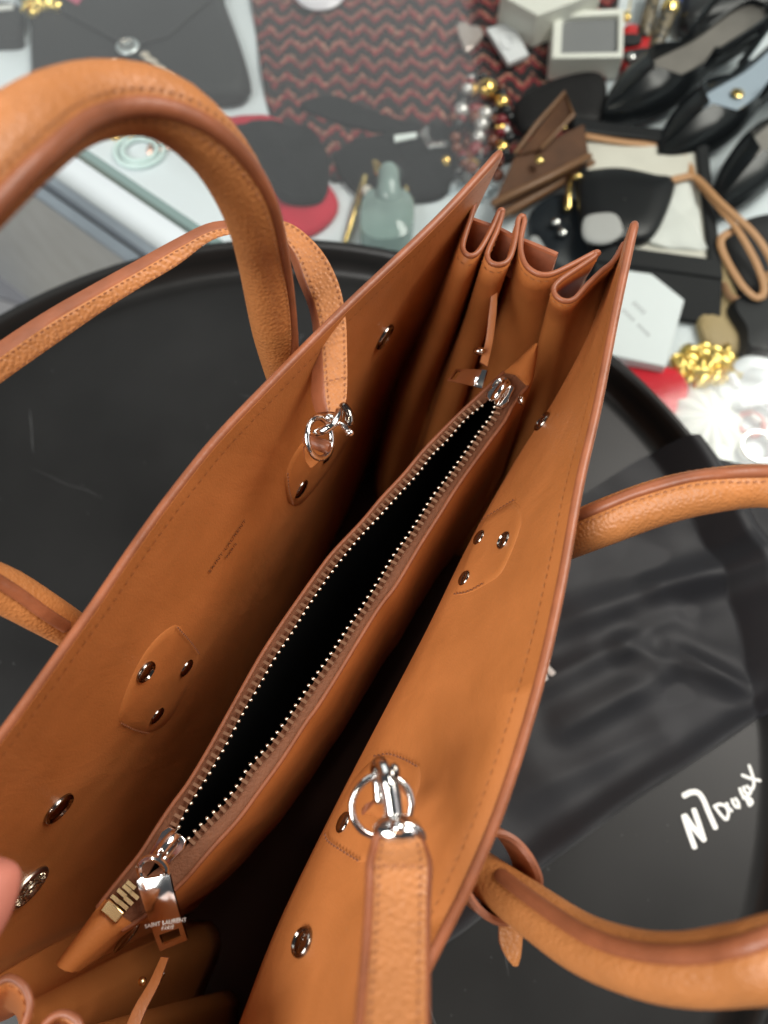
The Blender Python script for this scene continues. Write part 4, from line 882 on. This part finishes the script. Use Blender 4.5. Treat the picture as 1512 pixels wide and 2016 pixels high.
# black framed box with a cream lining
bb = thing('gift_box', 'open black box lined with cream paper holding a tan cord and black case', 'box', U(1290, 390, zi))
q = [U(1128, 232, zi + 2.6), U(1392, 262, zi + 2.6), U(1425, 548, zi + 2.6), U(1168, 512, zi + 2.6)]
blackb = col('black_box_board', (.008, .009, .010), .5, spec=.25)
mb = MB(); mb.cells(q, [0, .06, .91, 1], [0, .09, .88, 1], {(1, 1)}, V((0, 0, -2.5))); mb.build('box_wall', blackb, bb, bevel=.15)
mb = MB(); mb.prism([q[0].lerp(q[2], .05) - V((0, 0, .45)), q[1].lerp(q[3], .05) - V((0, 0, .45)), q[2].lerp(q[0], .05) - V((0, 0, .45)), q[3].lerp(q[1], .05) - V((0, 0, .45))], V((0, 0, -1.9))); mb.build('box_lining', col('cream_paper', (.66, .64, .56), .7, var=.08, vscale=25, bump=.8, bscale=30), bb)
mb = MB(); mb.cells([q[3] + V((.2, .1, -.2)), q[2] + V((.0, .1, -.2)), q[2] + V((0, -3.2, -1.9)), q[3] + V((.2, -3.2, -1.9))], [0, 1], [0, 1], set(), V((0, 0, -.5))); mb.build('box_front', blackb, bb, bevel=.1)
mb = MB(); puff(mb, [(1138, 350), (1175, 336), (1230, 335), (1290, 348), (1328, 358), (1312, 420), (1282, 470), (1240, 480), (1160, 478), (1140, 420)], zi + 2.1, 1.2, 50, flat=.85); tag(mb.build('glasses_case', col('black_gloss_leather', (.007, .008, .009), .35, spec=.3)), 'black leather glasses case inside the cream lined box', 'glasses case')
mb = MB(); puff(mb, [(1150, 430), (1185, 420), (1215, 425), (1225, 460), (1190, 480), (1150, 470)], zi + 3.25, .4); tag(mb.build('tissue', col('grey_tissue', (.42, .42, .41), .7, bump=1, bscale=40)), 'crumpled grey tissue on the black glasses case', 'tissue')
mb = MB(); puff(mb, [(1290, 430), (1330, 360), (1365, 356), (1385, 480), (1395, 492), (1280, 480)], zi + 2.1, .4, noise=.2); tag(mb.build('tissue', col('white_tissue', (.70, .72, .68), .7, bump=1, bscale=35)), 'crumpled white tissue right of the glasses case', 'tissue')
tanl = col('pale_tan_cord', (.50, .26, .115), .5)
cdn = MB()
cdn.tube(crv([U(1155, 268, zi + 2.5), U(1230, 280, zi + 2.3), U(1300, 287, zi + 2), U(1340, 300, zi + 2), U(1358, 325, zi + 2), U(1365, 348, zi + 2.3), U(1400, 390, zi + 3.2), U(1450, 450, zi + 3.4), U(1490, 520, zi + 3), U(1505, 570, zi + 2.6), U(1490, 586, zi + 2.4), U(1460, 560, zi + 2.6), U(1425, 500, zi + 2.8), U(1420, 470, zi + 3), U(1440, 455, zi + 3)], 90), .34, 8, up=Z, flat=.5)
cdn.tube(crv([U(1312, 358, zi + 3), U(1340, 350, zi + 3), U(1370, 350, zi + 3), U(1420, 400, zi + 3.6), U(1480, 455, zi + 3.6), U(1512, 500, zi + 3.2), U(1530, 540, zi + 3)], 40), .36, 8, up=Z, flat=.5)
cdn.tube(crv([U(1425, 560, zi + 1.4), U(1440, 585, zi + 1.2), U(1475, 590, zi + 1.2), U(1505, 580, zi + 1.5), U(1512, 540, zi + 2)], 30), .34, 8, up=Z, flat=.5)
tag(cdn.build('tan_cord', tanl), 'thin pale tan leather cord looping out of the black box', 'cord')
mb = MB(); mb.ball(U(1138, 348, zi + 3), X * .45, Y * .3, Z * .3, 10, 8); mb.tube([U(1122, 345, zi + 2.5), U(1120, 372, zi + 2.4), U(1118, 410, zi + 2.2)], [.25, .3, .42], 8); tag(mb.build('gold_pendant', gold2), 'gold bar pendant hanging left of the glasses case', 'pendant')
# dark pouch below wallet
navy = col('navy_satin', (.008, .012, .016), .4, spec=.3, var=.2, vscale=20)
mb = MB(); puff(mb, [(1040, 430), (1100, 385), (1150, 420), (1200, 480), (1190, 540), (1110, 550), (1060, 520)], zi, 1.5, noise=.12); tag(mb.build('satin_pouch', navy), 'dark navy satin pouch behind the far folds of the handbag', 'pouch')
mb = MB(); mb.ball(U(1095, 437, zi + 2), X * .45, Y * .4, Z * .3, 12, 8); mb.ball(U(1108, 458, zi + 2), X * .45, Y * .4, Z * .3, 12, 8); mb.tube([U(1096, 437, zi + 2), U(1108, 458, zi + 2)], .1, 6); tag(mb.build('earring_pair', M['silver']), 'two silver stud earrings on the navy satin pouch', 'earrings')
mb = MB(); puff(mb, [(1042, 470), (1058, 466), (1078, 500), (1085, 525), (1068, 522), (1050, 495)], zi + 1.7, .3); tag(mb.build('lace', col('grey_lace', (.34, .35, .35), .7, bump=1, bscale=200)), 'strip of grey lace on the navy satin pouch', 'lace')
# white card
wc = thing('gift_card', 'white card with faint grey print right of the handbag corner', 'card', U(1260, 610, zi))
pq = [U(1230, 496, zi + 2.2), U(1348, 590, zi + 2.2), U(1312, 722, zi + 2.2), U(1160, 690, zi + 2.2)]
mb = MB(); mb.prism(pq, V((0, 0, -1.2))); mb.build('card_body', col('white_paper', (.74, .79, .80), .5), wc, bevel=.1)
mb = MB(); ud = (U(1272, 655, zi + 2.2) - U(1232, 615, zi + 2.2)).normalized(); vd = V((-ud.y, ud.x, 0))
for k in range(9):
    if k != 4: mb.box(U(1252, 635, zi + 2.215) + ud * ((k - 4) * .36), ud * .12, vd * .13, Z * .01)
for k in range(4): mb.box(U(1258, 606, zi + 2.215) + ud * ((k - 1.5) * .36), ud * .1, vd * .2, Z * .01)
mb.build('card_print', col('grey_print', (.45, .47, .48), .6), wc)
# right column
cluster('gold_necklace', 'chunky gold leaf necklace above the white shell', 'necklace', [(x + random.uniform(-4, 4), y + random.uniform(-4, 4)) for x in (1335, 1352, 1370, 1388, 1406, 1424, 1442) for y in (690, 704, 718, 732, 746) if abs(x - 1390) / 75 + abs(y - 718) / 52 < 1.15], .72, zi + .4, gold, True)
mb = MB(); puff(mb, [(1205, 700), (1280, 718), (1335, 735), (1356, 770), (1330, 812), (1290, 840), (1230, 780)], zi, 1.2, noise=.1); tag(mb.build('velvet_cloth', col('scarlet_velvet', (.58, .008, .022), .7, spec=.2)), 'bright scarlet velvet cloth by the edge of the tray', 'cloth')
sh = col('white_shell', (.74, .77, .72), .4, var=.05, vscale=60, bump=.9, bscale=70)
mb = MB()
cS = U(1395, 830, zi + 1.2); rows = []
for f, g in ((1.0, 0), (.97, .5), (.85, 1.0), (.6, 1.5), (.3, 1.8), (.02, 1.9)):
    rows.append([cS + V(((2.9 * math.cos(a)) * f * (1 + .05 * math.sin(11 * a)), 3.3 * math.sin(a) * f * (1 + .05 * math.sin(11 * a)), -1.1 + g + .16 * math.sin(11 * a) * f)) for a in [2 * math.pi * j / 90 for j in range(90)]])
mb.grid(rows, wrap=True); tag(mb.build('shell', sh), 'large white ridged shell beside the tray rim', 'shell')
mb = MB(); puff(mb, [(1370, 890), (1420, 870), (1440, 900), (1420, 940), (1390, 935)], zi, 1.2, noise=.1); tag(mb.build('shell', sh), 'small white shell below the large ridged shell', 'shell')
wr = col('white_ribbon', (.76, .80, .82), .4)
mb = MB(); mb.tube(crv([U(1455, 722, zi + 1.6), U(1480, 712, zi + 1.9), U(1530, 720, zi + 1.6)], 16), .55, 8, up=Z, flat=.3); mb.tube(crv([U(1462, 790, zi + 1.6), U(1490, 772, zi + 1.8), U(1530, 752, zi + 1.6)], 16), .5, 8, up=Z, flat=.3); mb.tube(crv([U(1462, 792, zi + 1.5), U(1495, 786, zi + 1.8), U(1530, 780, zi + 1.6)], 16), .5, 8, up=Z, flat=.3); mb.tube(crv([U(1440, 740, zi + 1.6), U(1450, 760, zi + 1.6)], 6), .35, 8)
tag(mb.build('ribbon', wr), 'white satin ribbon ends right of the gold leaf necklace', 'ribbon')
mb = MB(); puff(mb, [(1420, 505), (1450, 590), (1458, 690), (1425, 700), (1385, 680), (1368, 580)], zi, 1.0, noise=.1); tag(mb.build('gold_cloth', col('khaki_gold_cloth', (.38, .28, .13), .6, var=.1, vscale=30)), 'dull gold cloth strip below the tan leather cord', 'cloth')
mb = MB(); puff(mb, [(1435, 600), (1560, 560), (1580, 690), (1470, 705), (1455, 660)], zi, 2.0, flat=.9); tag(mb.build('leather_pouch', col('black_soft_leather', (.008, .009, .010), .5, spec=.25)), 'black leather pouch below the tan cord at the right edge', 'pouch')
mb = MB(); puff(mb, [(1430, 455), (1560, 430), (1570, 560), (1440, 570)], zi, 1.4, flat=.9); tag(mb.build('leather_pouch', blackl), 'black pouch under the loops of the tan cord', 'pouch')
# small jewels at the lower right
for x, y, r_, mt, nm, lb, ct in ((1492, 880, 1.3, M['silver'], 'bangle', 'silver bangle below the white ribbon ends', 'bangle'), (1478, 835, 1.0, col('pink_enamel', (.45, .16, .15), .3), 'pink_ring', 'dusky pink ring right of the large white shell', 'ring'), (1500, 810, .9, col('white_ring_enamel', (.72, .68, .66), .3), 'white_ring', 'chunky white ring above the silver bangle', 'ring')):
    mb = MB(); c = U(x, y, zi + .5); mb.tube([c + V((r_ * math.cos(a), r_ * math.sin(a), 0)) for a in [2 * math.pi * j / 30 for j in range(30)]], r_ * .25, 10, closed=True); tag(mb.build(nm, mt), lb, ct)
# black shoes
pat_l = mat('black_patent', (.006, .008, .009), .25, spec=.35, var=.2, vscale=20); ins = col('grey_insole', (.20, .185, .165), .5, var=.15, vscale=30)
def shoe(toe, heel, wd, label, ins_m, emb=None, zb=0):
    a, b = U(*toe, zi + 1.5), U(*heel, zi + 4); d = (b - a); L = d.length; d2 = V((d.x, d.y, 0)).normalized(); sd = V((-d2.y, d2.x, 0))
    root = thing('shoe', label, 'shoe', (a.x, a.y, zi), 'black slingback shoes')
    prof_ = [(0, .02), (.05, .35), (.13, .62), (.25, .85), (.38, .92), (.5, .78), (.62, .62), (.75, .66), (.88, .72), (.97, .55), (1, .05)]
    n = 40; C = cr([(u, x_, 0) for u, x_ in prof_], n); up_r, bot_r, ins_r = [], [], []
    mb = MB(); rows = []
    for u, wv, _ in C:
        c = a + d * u; h = 1.0 + 1.6 * math.sin(math.pi * min(1, u / .55)) if u < .55 else 1.0 + 1.6 * max(0, 1 - (u - .55) / .12)
        top = max(.2, h) + zb; w_ = max(.05, wv) * wd; open_ = 1 if u > .28 else 0
        lip = .8 if u > .30 else .05
        rows.append([c + sd * w_ - Z * .8, c + sd * w_ * 1.02, c + sd * w_ * (.95) + Z * top * .5, c + sd * w_ * max(lip, .55) + Z * top * .8, c + sd * w_ * lip + Z * top * .9, c + sd * w_ * lip * .93 + Z * (top * .85), c + sd * w_ * lip * .9 + Z * .1 * top, c - sd * w_ * lip * .9 + Z * .1 * top, c - sd * w_ * lip * .93 + Z * (top * .85), c - sd * w_ * lip + Z * top * .9, c - sd * w_ * max(lip, .55) + Z * top * .8, c - sd * w_ * .95 + Z * top * .5, c - sd * w_ * 1.02, c - sd * w_ - Z * .8])
    mb.grid(rows); mb.grid([[r[0] for r in rows], [r[-1] for r in rows]]); mb.build('upper', pat_l, root, angle=60)
    mb = MB(); mb.grid([[a + d * u + sd * (wv * wd * .72 * s_) + Z * .35 for s_ in (-1, -.5, 0, .5, 1)] for u, wv, _ in C if u > .33]); mb.build('insole', ins_m, root)
    p0, p1 = a + d * .6 + sd * wd * .62 + Z * 1.2, a + d * .6 - sd * wd * .62 + Z * 1.2
    mb = MB(); mb.tube(crv([p0, a + d * .85 + sd * wd * .85 + Z * 2.6, a + d * 1.06 + Z * 3.4, a + d * .85 - sd * wd * .85 + Z * 2.6, p1], 40), .35, 8, up=Z, flat=1.6); mb.build('sling_strap', pat_l, root)
    if emb:
        mb = MB(); mb.ball(a + d * emb + Z * .55, X * .6, Y * .6, Z * .12, 18, 8); mb.build('emblem', gold2, root)
    return root
shoe((1185, 235), (1500, 25), 3.0, 'black patent slingback shoe nearest the open ring box', ins)
shoe((1290, 315), (1600, 75), 3.0, 'black patent slingback shoe with a gold emblem on its pale blue insole', col('pale_blue_insole', (.36, .44, .52), .4), .5)
shoe((1400, 420), (1660, 130), 2.6, 'black slingback shoe at the right edge beside the black box', ins)
mb = MB(); puff(mb, [(1335, 20), (1370, -60), (1600, -60), (1600, 0), (1450, 40), (1350, 60)], zi, 2.5, flat=.85); tag(mb.build('leather_clutch', col('black_clutch_leather', (.006, .006, .007), .4)), 'black clutch lying behind the black shoes', 'clutch bag')
mb = MB(); puff(mb, [(1015, 205), (1090, 160), (1185, 150), (1185, 240), (1120, 245), (1030, 260)], zi + .8, 1.0, flat=.9); tag(mb.build('silk_pouch', col('black_silk', (.008, .007, .007), .55, spec=.2)), 'black silk pouch behind the brown wallet', 'pouch')

# ================================================================ HAND at the left edge, thumb over the rim
pers = thing('person', 'hand of a person holding the left rim with the thumb inside', 'person', (-16, -2, 0))
bm = bmesh.new(); layer = bm.verts.layers.skin.verify()
def chain(pts, start=None):
    prev = start; out = []
    for x, y, d, r in pts:
        v = bm.verts.new(Dp(x, y, d) * S); v[layer].radius = (r * S, r * S)
        if prev: bm.edges.new((prev, v))
        prev = v; out.append(v)
    return out
wr_ = chain([(-900, 2500, 17, 2.6), (-760, 2330, 17.5, 2.3), (-560, 2150, 18.5, 2.2)])
wr_[0][layer].use_root = True
chain([(-400, 2080, 17.6, 1.15), (-230, 1990, 17.0, .95), (-120, 1880, 16.9, 1.0), (-58, 1780, 16.8, 1.0), (-36, 1715, 16.8, .92), (-28, 1685, 16.9, .7)], wr_[2])
for k, (x, y) in enumerate(((-420, 1830), (-460, 1880), (-500, 1930), (-530, 1980))):
    chain([(x - 60, y + 40, 19.6 + .3 * k, .85), (x + 30, y - 20, 21.2 + .2 * k, .78), (x + 110 - 10 * k, y - 30, 23 + .2 * k, .7), (x + 140 - 14 * k, y - 10, 24.6 + .2 * k, .6)], wr_[2])
me = bpy.data.meshes.new('hand'); bm.to_mesh(me); bm.free(); ho = bpy.data.objects.new('hand', me); sc.collection.objects.link(ho); attach(ho, pers); me.materials.append(M['skin'])
ho.modifiers.new('skin', 'SKIN').use_smooth_shade = True; sb = ho.modifiers.new('sub', 'SUBSURF'); sb.levels = sb.render_levels = 2
